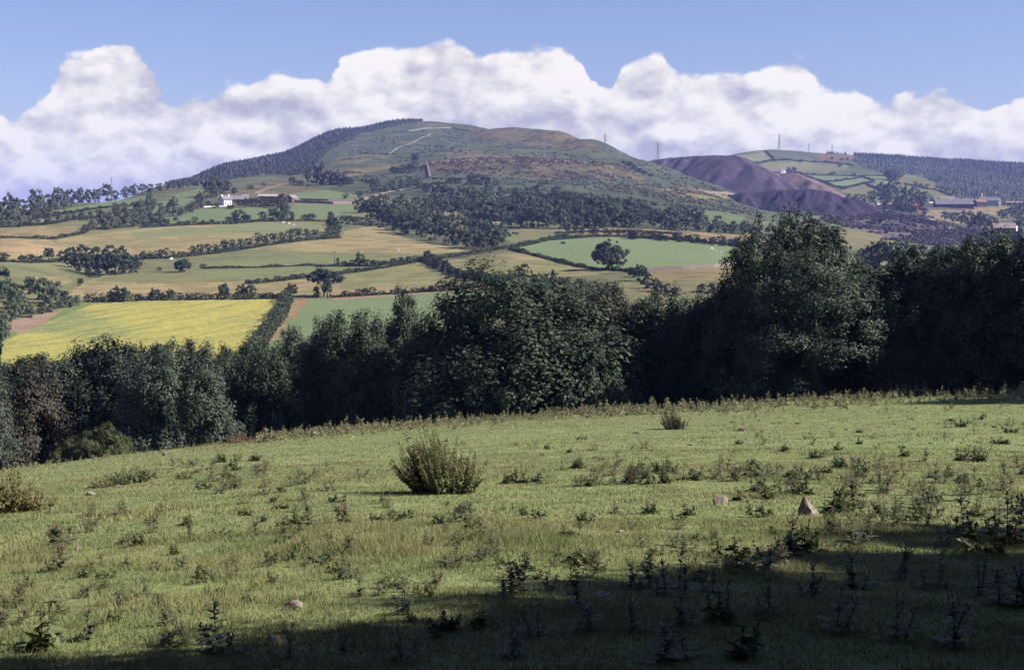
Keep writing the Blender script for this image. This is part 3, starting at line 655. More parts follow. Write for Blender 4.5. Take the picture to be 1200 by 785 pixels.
HEDGES = [
 ('thick hedge along the top of the yellow field', [(100,354),(160,353),(230,352),(334,351)], 2.6, 2.6),
 ('overgrown hedge running down the side of the yellow field', [(336,352),(327,372),(312,392),(296,414)], 3.6, 4.5),
 ('low dark hedge above the orange field', [(0,279),(30,279),(60,281),(75,278),(100,273)], 1.6, 1.8),
 ('hedge under the strip of pale grass', [(0,267),(50,264),(80,259),(110,256),(160,248)], 2.2, 2.5),
 ('thin hedge along the foot of the long green field', [(38,258),(70,252),(100,247),(160,241),(190,240)], 2.6, 2.5),
 ('hedge below the farm meadow', [(165,267),(215,264),(270,263),(300,260),(350,259),(380,260),(400,262)], 1.7, 2.2),
 ('broken hedge beside the orange field', [(0,307),(30,308),(70,307)], 1.2, 2),
 ('hedgerow undergrowth through the pale fields', [(160,304),(200,303),(255,297),(300,290),(350,283),(398,279)], 1.8, 2.5),
 ('faint grassy hedge line across the long slope field', [(240,315),(300,314),(350,312),(395,311)], .9, 1.4),
 ('scrubby hedge climbing from the yellow field to the wood', [(290,333),(330,329),(370,325),(410,320),(450,314),(490,307),(545,299),(600,291),(640,282),(664,276)], 1.8, 3.5),
 ('upper scrub line beside the crooked thorn', [(370,313),(400,312),(440,312),(470,308)], 1.6, 2.5),
 ('cross hedge down to the blue-green field', [(498,307),(512,314),(530,322),(562,328),(600,334)], 2.4, 3),
 ('hedge along the top of the blue-green field', [(388,349),(440,346),(500,342),(560,337),(610,332)], 1.3, 1.8),
 ('hedge along the lower edge of the bright green field', [(598,293),(640,303),(680,313),(700,316),(735,318),(760,324)], 1.6, 2.4),
 ('shaggy hedge along the top of the bright green field', [(640,282),(690,278),(735,278),(780,281),(830,285),(866,289),(885,298)], 1.8, 2.4),
 ('hedge by the lane above the green field', [(650,274),(700,272),(760,273),(800,275)], 1.4, 2),
 ('hedge between the pale farm field and the belt beyond the tips', [(902,202),(935,203),(960,206),(1000,207),(1040,206)], 3, 5),
 ('hedge above the small bright field beyond the tips', [(962,214),(990,211),(1012,208),(1024,212)], 3, 5),
 ('hedge below the small bright field beyond the tips', [(985,221),(1005,217),(1024,213)], 3, 5),
 ('long hedge dropping beside the brown tip', [(936,204),(955,211),(975,218),(990,222)], 3.5, 6),
 ('short hedge dropping to the tree belt', [(1014,215),(1026,221),(1036,225)], 3, 5),
 ('hedge under the far hill brow beyond the tips', [(868,192),(900,189),(940,189),(970,190),(1000,195)], 3, 5),
 ('hedge climbing the far hill brow', [(908,189),(902,182),(897,178)], 3, 5),
 ('hedge round the olive pasture under the plantation', [(1060,216),(1075,219),(1100,224),(1115,230)], 2.5, 5),
]
for lab, pts, hg, wd in HEDGES:
    d0 = np.mean([np.linalg.norm(hf(*p)[:2]) for p in pts]); lf = .16 + d0 * .00034
    V_, F_, v_ = leafy_band(pts, hg, wd, lf, min(70, 9 / lf ** 1.4))
    o = mesh('hedge', V_, [F_], [M_leaf], v=v_); o.color = (*[c * rnd.uniform(.9, 1.1) for c in (.034, .045, .026)], 1)
    tag(o, lab, 'hedge', 'field hedges')
def wall(lab, pts, hg, wd, mat=M_wallstone):
    P = np.array([hf(*p)[:2] for p in pts]); L = np.concatenate([[0], np.cumsum(np.hypot(*np.diff(P, axis=0).T))])
    n = max(12, int(L[-1] / 2.5)); t_ = np.linspace(0, L[-1], n); X = np.interp(t_, L, P[:, 0]); Y = np.interp(t_, L, P[:, 1])
    dx, dy = np.gradient(X), np.gradient(Y); l_ = np.hypot(dx, dy); nx, ny = -dy / l_ * wd / 2, dx / l_ * wd / 2
    top = hg * (1 + .18 * fbm(t_ / 3, t_ * 0, 2)); V = []
    for sx, up in ((-1, 0), (-.8, 1), (.8, 1), (1, 0)):
        x = X + nx * sx; y = Y + ny * sx; V.append(np.stack([x, y, H(x, y) - .4 + up * (top + .4)], 1))
    V = np.concatenate(V); F = []
    for r in range(3): a = np.arange(n-1) + r*n; F.append(np.stack([a, a+1, a+1+n, a+n], 1))
    e = np.array([[0, n, 2*n, 3*n], [n-1, 4*n-1, 3*n-1, 2*n-1]])
    return tag(mesh('stone_wall', V, [np.concatenate(F), e], [mat]), lab, 'wall', 'dry stone field walls')
wall('brown stone wall between the bright green field and rough pasture', [(757,318),(800,316),(835,314),(866,311)], 1.4, .8)
wall('dark stone wall running out from the farm barns', [(345,237.5),(370,238.5),(390,239.5),(412,239)], 1.9, 1.0)
wall('upper dark stone wall across the meadow under the moor', [(352,234.5),(385,235.5),(420,235.5)], 1.3, 1.0)
wall('short dark wall beside the lone meadow thorn', [(424,229),(438,229.5),(450,229)], 1.2, 1.0)
wall('dark wall dropping straight down the moor from the crag', [(500,193),(502,200),(504,209)], 2.2, 2.5)
wall('long low dark wall on the moor under the spoil tip', [(806,223),(825,226),(845,228),(862,229)], 2.6, 2.5)
wall('short dark wall on the pasture beside the spoil tip', [(828,212),(842,217),(858,221)], 2.4, 2.2)
wall('stone wall over the summit slope', [(478,154),(505,151),(530,150),(552,154)], 1.8, 2.)
wall('white wall in front of the white farmhouse', [(239,243.2),(250,242.7),(262,242.4)], .9, .5, M_cream)

# ------------------------------------------------------------------ conifer plantations (masses)
def conifers(name, poly, spacing, hgt, color, label, dmin):
    a = np.array(poly); az0 = az_te(a[:, 0].min(), 200)[0]; az1 = az_te(a[:, 0].max(), 200)[0]
    D0, D1 = dmin; xs = np.arange(-900, 2200, spacing); ys = np.arange(D0, D1, spacing)
    X, Y = np.meshgrid(xs, ys); X = X.ravel() + rng.uniform(-.42, .42, X.size) * spacing; Y = Y.ravel() + rng.uniform(-.42, .42, Y.size) * spacing
    q = np.arctan2(X, Y); m = (q > az0 - .01) & (q < az1 + .01); X, Y = X[m], Y[m]
    z = H(X, Y); px, py = project(X, Y, z)
    m = in_poly(px + 2*fbm(X/30, Y/30, 2), py + fbm(X/30+9, Y/30, 2), poly); X, Y, z = X[m], Y[m], z[m]; n = len(X)
    hh = hgt * rng.uniform(.55, 1.15, n) * (1 + .25 * fbm(X / 60, Y / 60, 2)); rr = hh * rng.uniform(.26, .36, n)
    k = 6; aa = np.arange(k) / k * 2 * pi; V = []; F = []; o = 0
    for lo, hi, rs in ((.0, .72, 1.), (.38, 1., .62)):
        ring = np.stack([X[:, None] + np.cos(aa + lo * 3) * rr[:, None] * rs * rng.uniform(.7, 1.25, (n, k)), Y[:, None] + np.sin(aa + lo * 3) * rr[:, None] * rs * rng.uniform(.7, 1.25, (n, k)), (z + hh * lo - .5)[:, None] + 0 * aa + rng.uniform(-.1, .1, (n, k)) * hh[:, None]], 2)
        tip = np.stack([X, Y, z + hh * hi], 1)[:, None]
        V.append(np.concatenate([ring, tip], 1).reshape(-1, 3)); b = np.arange(n)[:, None] * (k + 1) + o; kk = np.arange(k)
        F.append(np.stack([b + kk, b + (kk + 1) % k, b + k + 0 * kk], 2).reshape(-1, 3)); o += n * (k + 1)
    v = np.tile(np.repeat(rng.random(n), k), 2)
    ob = mesh(name, np.concatenate(V), [np.concatenate(F)], [M_conifer], v=v); ob.color = (*color, 1)
    print(name, n); return tag(ob, label, 'forest', kind='stuff')
conifers('conifer_forest', [(196,219),(215,208),(240,199),(270,190),(330,178),(365,162),(400,152),(440,142),(470,138),(500,137),(500,142),(478,145),(455,150),(425,157),(405,163),(385,172),(368,182),(362,196),(345,205),(310,203),(290,208),(262,211),(235,217),(205,221)],
         6.0, 6.5, (.015, .021, .021), 'dark conifer forest over the long shoulder of the mountain', (1350, 3000))
conifers('conifer_plantation', [(996,186),(1035,180),(1080,181),(1120,187),(1170,188),(1202,190),(1215,250),(1190,243),(1120,233),(1110,222),(1080,206),(1050,204),(1040,205),(1010,197)],
         8.5, 6.5, (.036, .052, .042), 'young blue-green conifer plantation on the hill behind the colliery', (2000, 4100))
conifers('dark_woodland', [(1000,183),(1020,178),(1060,180),(1085,180),(1130,184),(1205,189),(1210,211),(1170,205),(1120,196),(1070,190),(1030,188)],
         9, 9, (.022, .028, .030), 'dark old woodland along the brow above the plantation', (2600, 4200))
conifers('shelter_belt', [(968,180),(1012,178),(1012,180.3),(968,181.6)], 9, 7, (.022, .03, .028), 'dark shelter belt on the far hilltop field', (3200, 4200))
# scattered scrub fringe of the mountain forest
V_, F_, v_ = leafy_band([(300,207),(330,204),(350,206),(365,190),(375,180),(392,170),(410,163)], 9, 22, .9, 5)
o = mesh('woodland_scrub', V_, [F_], [M_leaf], v=v_); o.color = (.026, .036, .026, 1); tag(o, 'broadleaf scrub fringing the dark mountain forest', 'scrub', kind='stuff')

for pts_, hg_, wd_, c_, lab_ in [([(1010,256),(1040,255),(1075,260),(1110,266)], 5, 40, (.032,.022,.034), 'dark purple scrub over the old spoil flats'),
        ([(985,262),(1020,268),(1060,272),(1100,276),(1150,272)], 4, 34, (.05,.038,.055), 'purplish heather band on the rough ground below the spoil'),
        ([(1060,284),(1100,283),(1140,279),(1165,277)], 3, 40, (.055,.042,.06), 'purple grey heather patch above the lower wood')]:
    V_, F_, v_ = leafy_band(pts_, hg_, wd_, .8, 30); o = mesh('heather', V_, [F_], [M_leaf], v=v_); o.color = (*c_, 1); tag(o, lab_, 'heather', kind='stuff')
# ------------------------------------------------------------------ yellow crop
crop_poly = [(2,404),(30,391),(75,372),(108,359),(170,355),(331,353),(316,379),(296,412),(150,435),(0,430)]
m = front & (PX > -5) & (PX < 345) & (PY > 345) & (PY < 440) & (dist < 560)
inside = np.zeros(naz*nd, bool); idx = np.nonzero(m)[0]; inside[idx[in_poly(PX[idx], PY[idx], crop_poly)]] = True
q_in = inside[quads].all(1); qf = quads[q_in]; uq, inv = np.unique(qf, return_inverse=True); inv = inv.reshape(qf.shape)
top = np.stack([Vx[uq], Vy[uq], Vz[uq] + .85 + .12 * fbm(Vx[uq] / 1.5, Vy[uq] / 1.5, 3)], 1); bot = np.stack([Vx[uq], Vy[uq], Vz[uq] - .1], 1)
from collections import Counter
ed = Counter()
for f in inv:
    for a_, b_ in zip(f, np.roll(f, -1)): ed[(int(a_), int(b_))] += 1
sk = [(a_, a_ + len(uq), b_ + len(uq), b_) for (a_, b_) in ed if (b_, a_) not in ed]
s = N('rapeseed_crop'); tc = s.n('ShaderNodeTexCoord').outputs['Object']
mp = s.n('ShaderNodeMapping'); mp.vector_type = 'TEXTURE'; mp.inputs['Rotation'].default_value = (0, 0, radians(72)); mp.inputs['Scale'].default_value = (7, 1, 1); s.l(tc, mp.inputs['Vector'])
st = s.noise(.33, 6, .62, mp.outputs[0]); bl = s.noise(.028, 4, .55, tc); fn = s.noise(2.2, 4, .7, tc)
sx_ = s.n('ShaderNodeSeparateXYZ'); s.l(tc, sx_.inputs[0])
k0 = s.math('MULTIPLY', s.ramp(sx_.outputs[0], -95, -150), .35)
k1 = s.math('ADD', k0, s.math('ADD', s.math('MULTIPLY', s.ramp(st, .44, .62), .6), s.math('MULTIPLY', s.ramp(bl, .48, .68), .45)), clamp=True)
cc = s.mix(k1, (.30, .26, .065), (.125, .15, .065)); cc = s.mix(s.math('MULTIPLY', s.ramp(fn, .45, .8), .4), cc, (.19, .19, .065))
M_crop = s.done(cc, .9, fn, .6, .3, .1)
tag(mesh('yellow_crop', np.concatenate([top, bot]), [inv, np.array(sk)], [M_crop]), 'yellow flowering crop streaked with green, filling the field under the hedge', 'crop', kind='stuff')

# spoil tips
s = N('coal_spoil'); tc = s.n('ShaderNodeTexCoord').outputs['Object']
n1 = s.noise(.03, 5, .6, tc); n2 = s.noise(.4, 5, .7, tc); cA = s.n('ShaderNodeObjectInfo').outputs['Color']
c = s.mix(s.ramp(n1, .35, .7), (.75, .75, .78), (1.25, 1.2, 1.15)); c = s.mix(1., cA, c, 'MULTIPLY')
c = s.mix(1., c, s.mix(s.ramp(n2, .3, .7), (.7, .7, .72), (1.35, 1.3, 1.3)), 'MULTIPLY')
M_spoil = s.done(c, .95, n2, .8, 1.2, .1)
def pt(px, py, d):
    az, te = az_te(px, py); return np.array([math.sin(az) * d, math.cos(az) * d, CAMZ + te * d])
def tip(lab, ridges, slope, color, gul=1.6, name='spoil_tip', step=2.5):
    P = np.concatenate([np.array(r) for r in ridges]); lo = P.min(0) - 130; hi = P.max(0) + 130
    xs = np.arange(lo[0], hi[0], step); ys = np.arange(lo[1], hi[1], step); X, Y = np.meshgrid(xs, ys, indexing='ij'); sh = X.shape; X = X.ravel(); Y = Y.ravel()
    best = np.full(len(X), -1e9)
    for ri, r in enumerate(ridges):
        run = 0
        for a, b in zip(r[:-1], r[1:]):
            ab = (b - a)[:2]; l2 = ab @ ab + 1e-9; t_ = np.clip(((X-a[0])*ab[0]+(Y-a[1])*ab[1])/l2, 0, 1)
            cx = a[0]+t_*ab[0]; cy = a[1]+t_*ab[1]; dd = np.hypot(X-cx, Y-cy); ang = np.arctan2(Y-cy, X-cx)
            u = run + t_ * math.sqrt(l2) + ang * 14
            gz = gul * (1 - np.abs(fbm(u / 17 + ri * 7, dd / 300, 3)) * 2.6) * np.clip(dd / 22, 0, 1)
            sm = np.sqrt(dd*dd + 9) - 3
            best = np.maximum(best, a[2] + t_*(b[2]-a[2]) - slope*sm + gz); run += math.sqrt(l2)
    best += 1.0 * fbm(X / 7, Y / 7, 3)
    g_ = H(X, Y); k = (best > g_ - 3.5).reshape(sh)
    I, J = np.nonzero(k[:-1, :-1] & k[1:, :-1] & k[1:, 1:] & k[:-1, 1:]); nx = sh[1]
    q = np.stack([I*nx+J, (I+1)*nx+J, (I+1)*nx+J+1, I*nx+J+1], 1); uq, inv = np.unique(q, return_inverse=True)
    o = mesh(name, np.stack([X, Y, best], 1)[uq], [inv.reshape(q.shape)], [M_spoil], smooth=True); o.color = (*color, 1)
    return tag(o, lab, 'spoil tip', 'colliery spoil tips')
tip('high flat-topped purple spoil tip with a long furrowed flank, against the sky',
    [[pt(766,188,2190), pt(785,185,2170), pt(815,183,2140), pt(840,182.5,2110), pt(858,182.5,2080)], [pt(858,182.5,2080), pt(880,194,2040), pt(905,207,2010), pt(935,222,1990)]], .62, (.058, .045, .070), 8)
tip('brown spoil tip with a raw scar, behind the dark front heaps',
    [[pt(890,204,2230), pt(915,203,2220), pt(934,203,2200)], [pt(934,203,2200), pt(955,215,2150), pt(985,234,2080)]], .60, (.120, .088, .086), 7)
tip('lower dark spoil heap with three fanned ridges, in front of the tips',
    [[pt(852,231,1800), pt(872,226,1790), pt(912,223,1780), pt(948,222.5,1770), pt(972,225,1765)], [pt(872,226,1790), pt(868,236,1765)], [pt(912,223,1780), pt(930,236,1740), pt(945,246,1715)], [pt(948,223,1770), pt(975,237,1735), pt(1000,250,1700)], [pt(972,225,1765), pt(990,232,1760), pt(1010,243,1750)]], .58, (.030, .022, .040), 9)
tip('small bare spoil heap below the colliery sheds', [[pt(1040,250,1760), pt(1062,249,1760), pt(1080,254,1745)]], .5, (.085, .065, .085), 1.5)

# ------------------------------------------------------------------ crag
def rock(seed, sx, sy, sz, n=2, rough=.28):
    bm_ = rng; r = np.random.default_rng(seed)
    import bmesh
    b = bmesh.new(); bmesh.ops.create_icosphere(b, subdivisions=n, radius=1)
    V = np.array([v.co[:] for v in b.verts]); F = np.array([[v.index for v in f.verts] for f in b.faces]); b.free()
    pl = rand_dirs(9, r); d = V @ pl.T
    V = V * (1 - np.clip(d - .62, 0, 1).max(1)[:, None] * 1.1) * (1 + rough * .35 * (fbm(V[:, 0]*2+seed, V[:, 1]*2+V[:, 2], 3))[:, None])
    return V * np.array([sx, sy, sz]), F
M_crag = plain('crag_rock', (.15, .10, .09), scale=.5, bump=.8)
crag = [(506,192,8),(516,190,7),(524,191,9),(533,190,6),(541,190,8),(549,189,10),(556,188,8),(562,190,6),(569,188,9),(576,189,7),(633,189,6),(641,189,7),(650,190,6),(662,191,9),(683,192,8),(677,191,6)]
for n, (px, py, wp) in enumerate(crag):
    p = hf(px, py); w_ = wp / ppm(p) * .62
    V_, F_ = rock(200 + n, w_, w_ * .6, w_ * rnd.uniform(.5, .85), 3, .9)
    o = mesh('rock_outcrop', V_, [F_], [M_crag]); o.location = p; o.rotation_euler = (0, 0, rnd.uniform(-.4, .4))
    tag(o, f'reddish rock outcrop on the moor crag, {ordw(n+1)} from the forest side', 'rock', 'crag outcrops')

# low bracken, gorse and heather tufts over the moor
def tufts(name, poly, n, hgt, wid, color, label, rngd, thr=.0, per=7):
    a = np.array(poly); X = []; az0 = az_te(a[:, 0].min(), 200)[0]; az1 = az_te(a[:, 0].max(), 200)[0]
    q = rng.uniform(az0, az1, n * 6); d = rng.uniform(*rngd, n * 6); X = np.sin(q) * d; Y = np.cos(q) * d; px, py = project(X, Y, H(X, Y))
    m = in_poly(px, py, poly) & (fbm(X / 55 + 3, Y / 55, 4) + .35 * fbm(X / 12, Y / 12, 2) > thr); X, Y = X[m][:n], Y[m][:n]; n = len(X)
    sc = rng.uniform(.4, 1.5, n); i = np.repeat(np.arange(n), per); o_ = rand_dirs(n * per); o_[:, 2] = np.abs(o_[:, 2])
    P = np.stack([X[i] + o_[:, 0] * wid * sc[i], Y[i] + o_[:, 1] * wid * sc[i], H(X, Y)[i] + o_[:, 2] * hgt * sc[i]], 1)
    Nn = o_ + rand_dirs(n * per) * .5; Nn /= np.linalg.norm(Nn, axis=1)[:, None]
    V_, F_ = leaf_quads(P, Nn, wid * .7 * sc[i]); o = mesh(name, V_, [F_], [M_leaf], v=rng.random(n)[i]); o.color = (*color, 1); print(name, n); tag(o, label, 'scrub', kind='stuff')
MP = [(350,225),(385,200),(420,170),(480,145),(560,152),(650,156),(705,172),(760,190),(830,215),(880,250),(800,255),(640,236),(560,222),(500,222),(440,226)]
tufts('bracken', MP, 3300, .8, 1.5, (.030, .042, .026), 'dark bracken and gorse tufts scattered over the open moor', (1250, 2900), .05)
tufts('heather', [(500,190),(560,184),(650,186),(745,196),(720,212),(640,212),(560,208),(505,203)], 1100, .7, 1.5, (.085, .052, .044), 'reddish heather and dead bracken below the crag', (1600, 2100), -.1)
tufts('rushes', [(740,215),(870,222),(900,262),(850,262),(760,250),(700,240),(640,226)], 1500, .8, 1.3, (.10, .095, .05), 'pale rushy tufts on the wet ground under the tips', (1300, 2100), .0)
tufts('rubble', [(985,238),(1060,244),(1110,262),(1160,275),(1100,290),(1020,276),(960,258)], 1100, 1.3, 1.8, (.045, .033, .045), 'dark rubble and purple weeds over the spoil flats', (1250, 2100), .08)
# ------------------------------------------------------------------ pylons, mast, poles
def bars(segs, r):
    return join([tube([a, b], [rr, rr], 4) for a, b, rr in [(x[0], x[1], x[2] if len(x) > 2 else r) for x in segs]])
def pylon_parts(Ht):
    segs = []; lv = [(0, .105), (.18, .075), (.34, .052), (.5, .034), (.62, .024), (.78, .02), (.92, .016), (1, .002)]
    cs = [np.array([(sx * w_ * Ht, sy * w_ * Ht, z * Ht) for sx, sy in ((-1, -1), (1, -1), (1, 1), (-1, 1))]) for z, w_ in lv]
    for a, b in zip(cs[:-1], cs[1:]):
        for k in range(4):
            segs.append((a[k], b[k], .20)); segs.append((a[k], b[(k+1) % 4], .14)); segs.append((a[(k+1) % 4], b[k], .09)); segs.append((b[k], b[(k+1) % 4], .09))
    arms = []
    for z, l in ((.64, .17), (.78, .20), (.91, .15)):
        s_ = []
        for sd in (-1, 1):
            e = np.array([sd * l * Ht, 0, z * Ht]); 
            for y in (-.018, .018): s_.append((np.array([sd*.018*Ht, y*Ht, z*Ht]), e, .2)); s_.append((np.array([sd*.018*Ht, y*Ht, (z+.045)*Ht]), e, .2))
            s_.append((e, e - np.array([0, 0, .045*Ht]), .2))
        arms.append(s_)
    return segs, arms
_seg, _arms = pylon_parts(40.)
_tower = mesh('lattice_tower', *(lambda vf: (vf[0], [vf[1]]))(bars(_seg, .3)), [M_steel], link=False).data
_armd = [mesh('cross_arm', *(lambda vf: (vf[0], [vf[1]]))(bars(a, .2)), [M_steel], link=False).data for a in _arms]
for px, by, ty, where in [(416,193,165,'nearest the dark forest'.replace('nearest', 'close by')), (547,183,158,'above the rocky crag'), (638,187,164,'on the brown hilltop flank'), (709,178,157,'on the shoulder skyline'), (771,187,163,'on the skyline behind the high spoil tip'),
                          (913,178,158,'on the far hill brow beyond the tips'), (948,179,168,'on the skyline by the brown far field'), (975,181,170,'beside the shelter belt')]:
    p = hf(px, by); t_ = empty('pylon', p, rnd.uniform(.5, .9)); sc = (by - ty) / ppm(p) / 40; t_.scale = (sc,) * 3
    for dta, nm_ in [(_tower, 'lattice_tower')] + [(a, 'cross_arm') for a in _armd]:
        c = bpy.data.objects.new(nm_, dta); C.objects.link(c); c.parent = t_
    tag(t_, f'grey lattice pylon {where}', 'pylon', 'pylons across the mountain')
p = hf(131, 231); t_ = empty('radio_mast', p); Hm = 27 / ppm(p)
segs = []; 
for k in range(10):
    a0, a1 = k/10*Hm, (k+1)/10*Hm; w0, w1 = .9*(1-k/13), .9*(1-(k+1)/13)
    for j in range(3):
        q0, q1 = j*2*pi/3, (j+1)*2*pi/3
        f = lambda w_, q, z: np.array([w_*math.cos(q), w_*math.sin(q), z])
        segs += [(f(w0, q0, a0), f(w1, q0, a1), .12), (f(w0, q0, a0), f(w1, q1, a1), .07)]
V_, F_ = bars(segs, .1); mesh('lattice_mast', V_, [F_], [M_steel], parent=t_)
V_, F_ = tube([(-.6, -.4, Hm*.62), (-.6, -1.1, Hm*.62)], [.9, .9], 12); F2 = np.array([list(range(12))]); mesh('dish', V_, [F_, F2], [M_white], parent=t_)
tag(t_, 'slender radio mast with a white dish above the ridge trees', 'radio mast')
for px, by, hp, where in [(392,310,16,'in the long slope field'), (318,232,10,'by the farm barns')]:
    p = hf(px, by); t_ = empty('telegraph_pole', p); Hm = hp / ppm(p)
    V_, F_ = tube([(0, 0, -.5), (0, 0, Hm)], [.17, .12], 8); mesh('pole', V_, [F_], [M_wood], parent=t_)
    V_, F_ = bars([(np.array([-.9, 0, Hm*.93]), np.array([.9, 0, Hm*.93]), .09)], .1); mesh('cross_bar', V_, [F_], [M_wood], parent=t_)
    tag(t_, f'wooden telegraph pole standing {where}', 'telegraph pole')

# ------------------------------------------------------------------ buildings
def box(x0, x1, y0, y1, z0, z1):
    V = np.array([(x, y, z) for z in (z0, z1) for x, y in ((x0, y0), (x1, y0), (x1, y1), (x0, y1))])
    return V, np.array([(3,2,1,0),(4,5,6,7),(0,1,5,4),(1,2,6,5),(2,3,7,6),(3,0,4,7)])
def building(name, lab, cat, p, rz, L, W, hw, hr, mw, mr, windows=3, chimneys=0, door=True, storeys=1, group=None):
    t_ = empty(name, (p[0], p[1], p[2]), rz); l, w_ = L/2, W/2
    V = np.array([(-l,-w_,-3),(l,-w_,-3),(l,w_,-3),(-l,w_,-3),(-l,-w_,hw),(l,-w_,hw),(l,w_,hw),(-l,w_,hw),(-l,0,hw+hr-.05),(l,0,hw+hr-.05)])
    mesh('wall', V, [np.array([(0,1,5,4),(2,3,7,6)]), np.array([(1,2,6,9,5),(3,0,4,8,7)])], [mw], parent=t_)
    e, th = .45, .22; s_ = hr / w_
    prof = [(-w_-e, hw-e*s_), (0, hw+hr), (w_+e, hw-e*s_), (w_+e, hw-e*s_+th), (0, hw+hr+th), (-w_-e, hw-e*s_+th)]
    V = np.array([(x, y, z) for x in (-l-e, l+e) for y, z in prof]); 
    Q = [(k, (k+1) % 6, (k+1) % 6+6, k+6) for k in range(6)] + [(0,5,4,1),(1,4,3,2),(6,7,10,11),(7,8,9,10)]
    rf = mesh('roof', V, [np.array(Q)], [mr], parent=t_)
    for c_ in range(chimneys):
        x = (-l+.6) if c_ == 0 else (l-.6); V_, F_ = box(x-.5, x+.5, -.4, .4, hw+hr-.6, hw+hr+1.4); mesh('chimney', V_, [F_], [mw], parent=rf)
    for st_ in range(storeys):
        for k in range(windows):
            x = -l + L * (k + .5) / windows
            if door and st_ == 0 and k == windows // 2: continue
            z = 1.1 + st_ * 2.7; V_, F_ = box(x-.55, x+.55, -w_-.06, -w_+.05, z, z+1.3); mesh('window', V_, [F_], [M_glass], parent=t_)
    if door:
        V_, F_ = box(-.55 if windows % 2 else -.5, .55, -w_-.08, -w_+.05, 0, 2.1); mesh('door', V_, [F_], [M_wood], parent=t_)
    return tag(t_, lab, cat, group)
def bl(px, py): return hf(px, py)
building('farmhouse', 'white rendered farmhouse with a gable end at the foot of the mountain', 'house', bl(264,241.5), .9, 7.5, 6, 4.4, 2.6, M_white, M_slate, 3, 2, True, 2)
building('barn', 'low dark barn joined up behind the white farmhouse', 'barn', bl(277,238), .15, 15, 7, 2.8, 2.6, M_brown, M_slate, 2, 0)
building('barn', 'long barn with a pale roof above the farm trees', 'barn', bl(318,233), .05, 20, 6.5, 2.0, 1.6, M_brown, M_palroof, 3, 0)
building('barn', 'short pale-gabled stone barn at the end of the dark wall', 'barn', bl(342,237), 1.2, 9, 6, 3.2, 2.2, M_brown, M_slate, 2, 0)
building('farm_shed', 'small cream shed beside the farm barns', 'shed', bl(287,234.5), .4, 5, 4, 2.6, 1.4, M_cream, M_slate, 1, 0, False)
CG = 'colliery buildings'
building('colliery_shed', 'long grey-roofed colliery shed above the tan bank', 'shed', bl(1117,243), -.12, 50, 24, 4, 7.5, M_dark, M_greyroof, 8, 0, group=CG)
building('colliery_shed', 'blue-grey clad colliery shed beside the tall white stack', 'shed', bl(1158,241), -.2, 26, 16, 7, 5, M_blue, M_greyroof, 4, 0, group=CG)
building('colliery_shed', 'dark sloping colliery washery between the two big sheds', 'shed', bl(1148,242), .25, 16, 12, 6, 4, M_dark, M_brown, 3, 0, group=CG)
building('colliery_shed', 'cream-ended colliery workshop touching the long shed', 'workshop', bl(1136,240), -.1, 9, 9, 6, 2, M_cream, M_palroof, 2, 0, group=CG)
building('colliery_office', 'small cream colliery office at the end of the blue shed', 'office', bl(1169,240), .1, 7, 7, 6, 2, M_cream, M_pinkroof, 2, 0, group=CG)
building('cabin', 'small white cabin at the tree end of the long shed', 'cabin', bl(1094,241), -.1, 11, 5, 3.2, 1.2, M_white, M_white, 2, 0, group=CG)
building('red_roofed_store', 'low store with a rusty red roof among the belt trees', 'shed', bl(1075,243), -.1, 13, 8, 2.6, 3, M_brown, M_redroof, 3, 0, group=CG)
building('brick_store', 'long brown brick store below the tree belt', 'shed', bl(1043,243), -.05, 22, 8, 3.4, 2.4, M_brown, M_brown, 4, 0, group=CG)
building('cottage', 'small pale cottage beside the spoil flats', 'house', bl(1029,240), .5, 8, 6, 3.4, 2.6, M_cream, M_slate, 2, 1, group=CG)
building('lower_shed', 'pink-roofed open shed in the trees below the colliery', 'shed', bl(1176,273), -.1, 22, 12, 5, 5, M_dark, M_pinkroof, 3, 0, group=CG)
building('low_depot', 'long low dark depot at the far end of the colliery', 'shed', bl(1187,240), -.05, 26, 9, 3, 1.8, M_dark, M_pinkroof, 4, 0, group=CG)
building('hill_cottages', 'row of pale cottages on top of the brown spoil tip', 'houses', pt(906,203.5,2225), -.1, 24, 6, 3, 2.4, M_cream, M_slate, 6, 2)
building('hill_farm', 'white farm building by the pair of round trees above the brown tip', 'house', pt(917,202.5,2230), .3, 8, 6, 4, 2, M_white, M_slate, 2, 1)
p = bl(1150,240); t_ = empty('colliery_stack', p); V_, F_ = tube([(0, 0, -2), (0, 0, 10), (0, 0, 15)], [1.4, 1.1, 1.], 12); mesh('chimney_shaft', V_, [F_], [M_cream], parent=t_, smooth=True)
V_, F_ = tube([(0, 0, 15), (0, 0, 16.2)], [1.35, 1.35], 12); mesh('cap', V_, [F_, np.array([list(range(12, 24))])], [M_white], parent=t_); tag(t_, 'tall pale stack between the colliery sheds', 'chimney')
p = bl(1188,271); t_ = empty('storage_tank', p); r_ = 3.6; a = np.linspace(0, pi/2, 6)
V_, F_ = tube([(0, 0, -1), (0, 0, 4.5)] + [(0, 0, 4.5 + 1.6*math.sin(q)) for q in a[1:]], [r_, r_] + [max(.05, r_*math.cos(q)) for q in a[1:]], 20); mesh('tank_shell', V_, [F_], [M_white], parent=t_, smooth=True)
V_, F_ = box(-.3, .3, -r_-.35, -r_+.1, 0, 4.6); mesh('ladder', V_, [F_], [M_steel], parent=t_); tag(t_, 'round white storage tank beside the pink-roofed shed', 'tank')

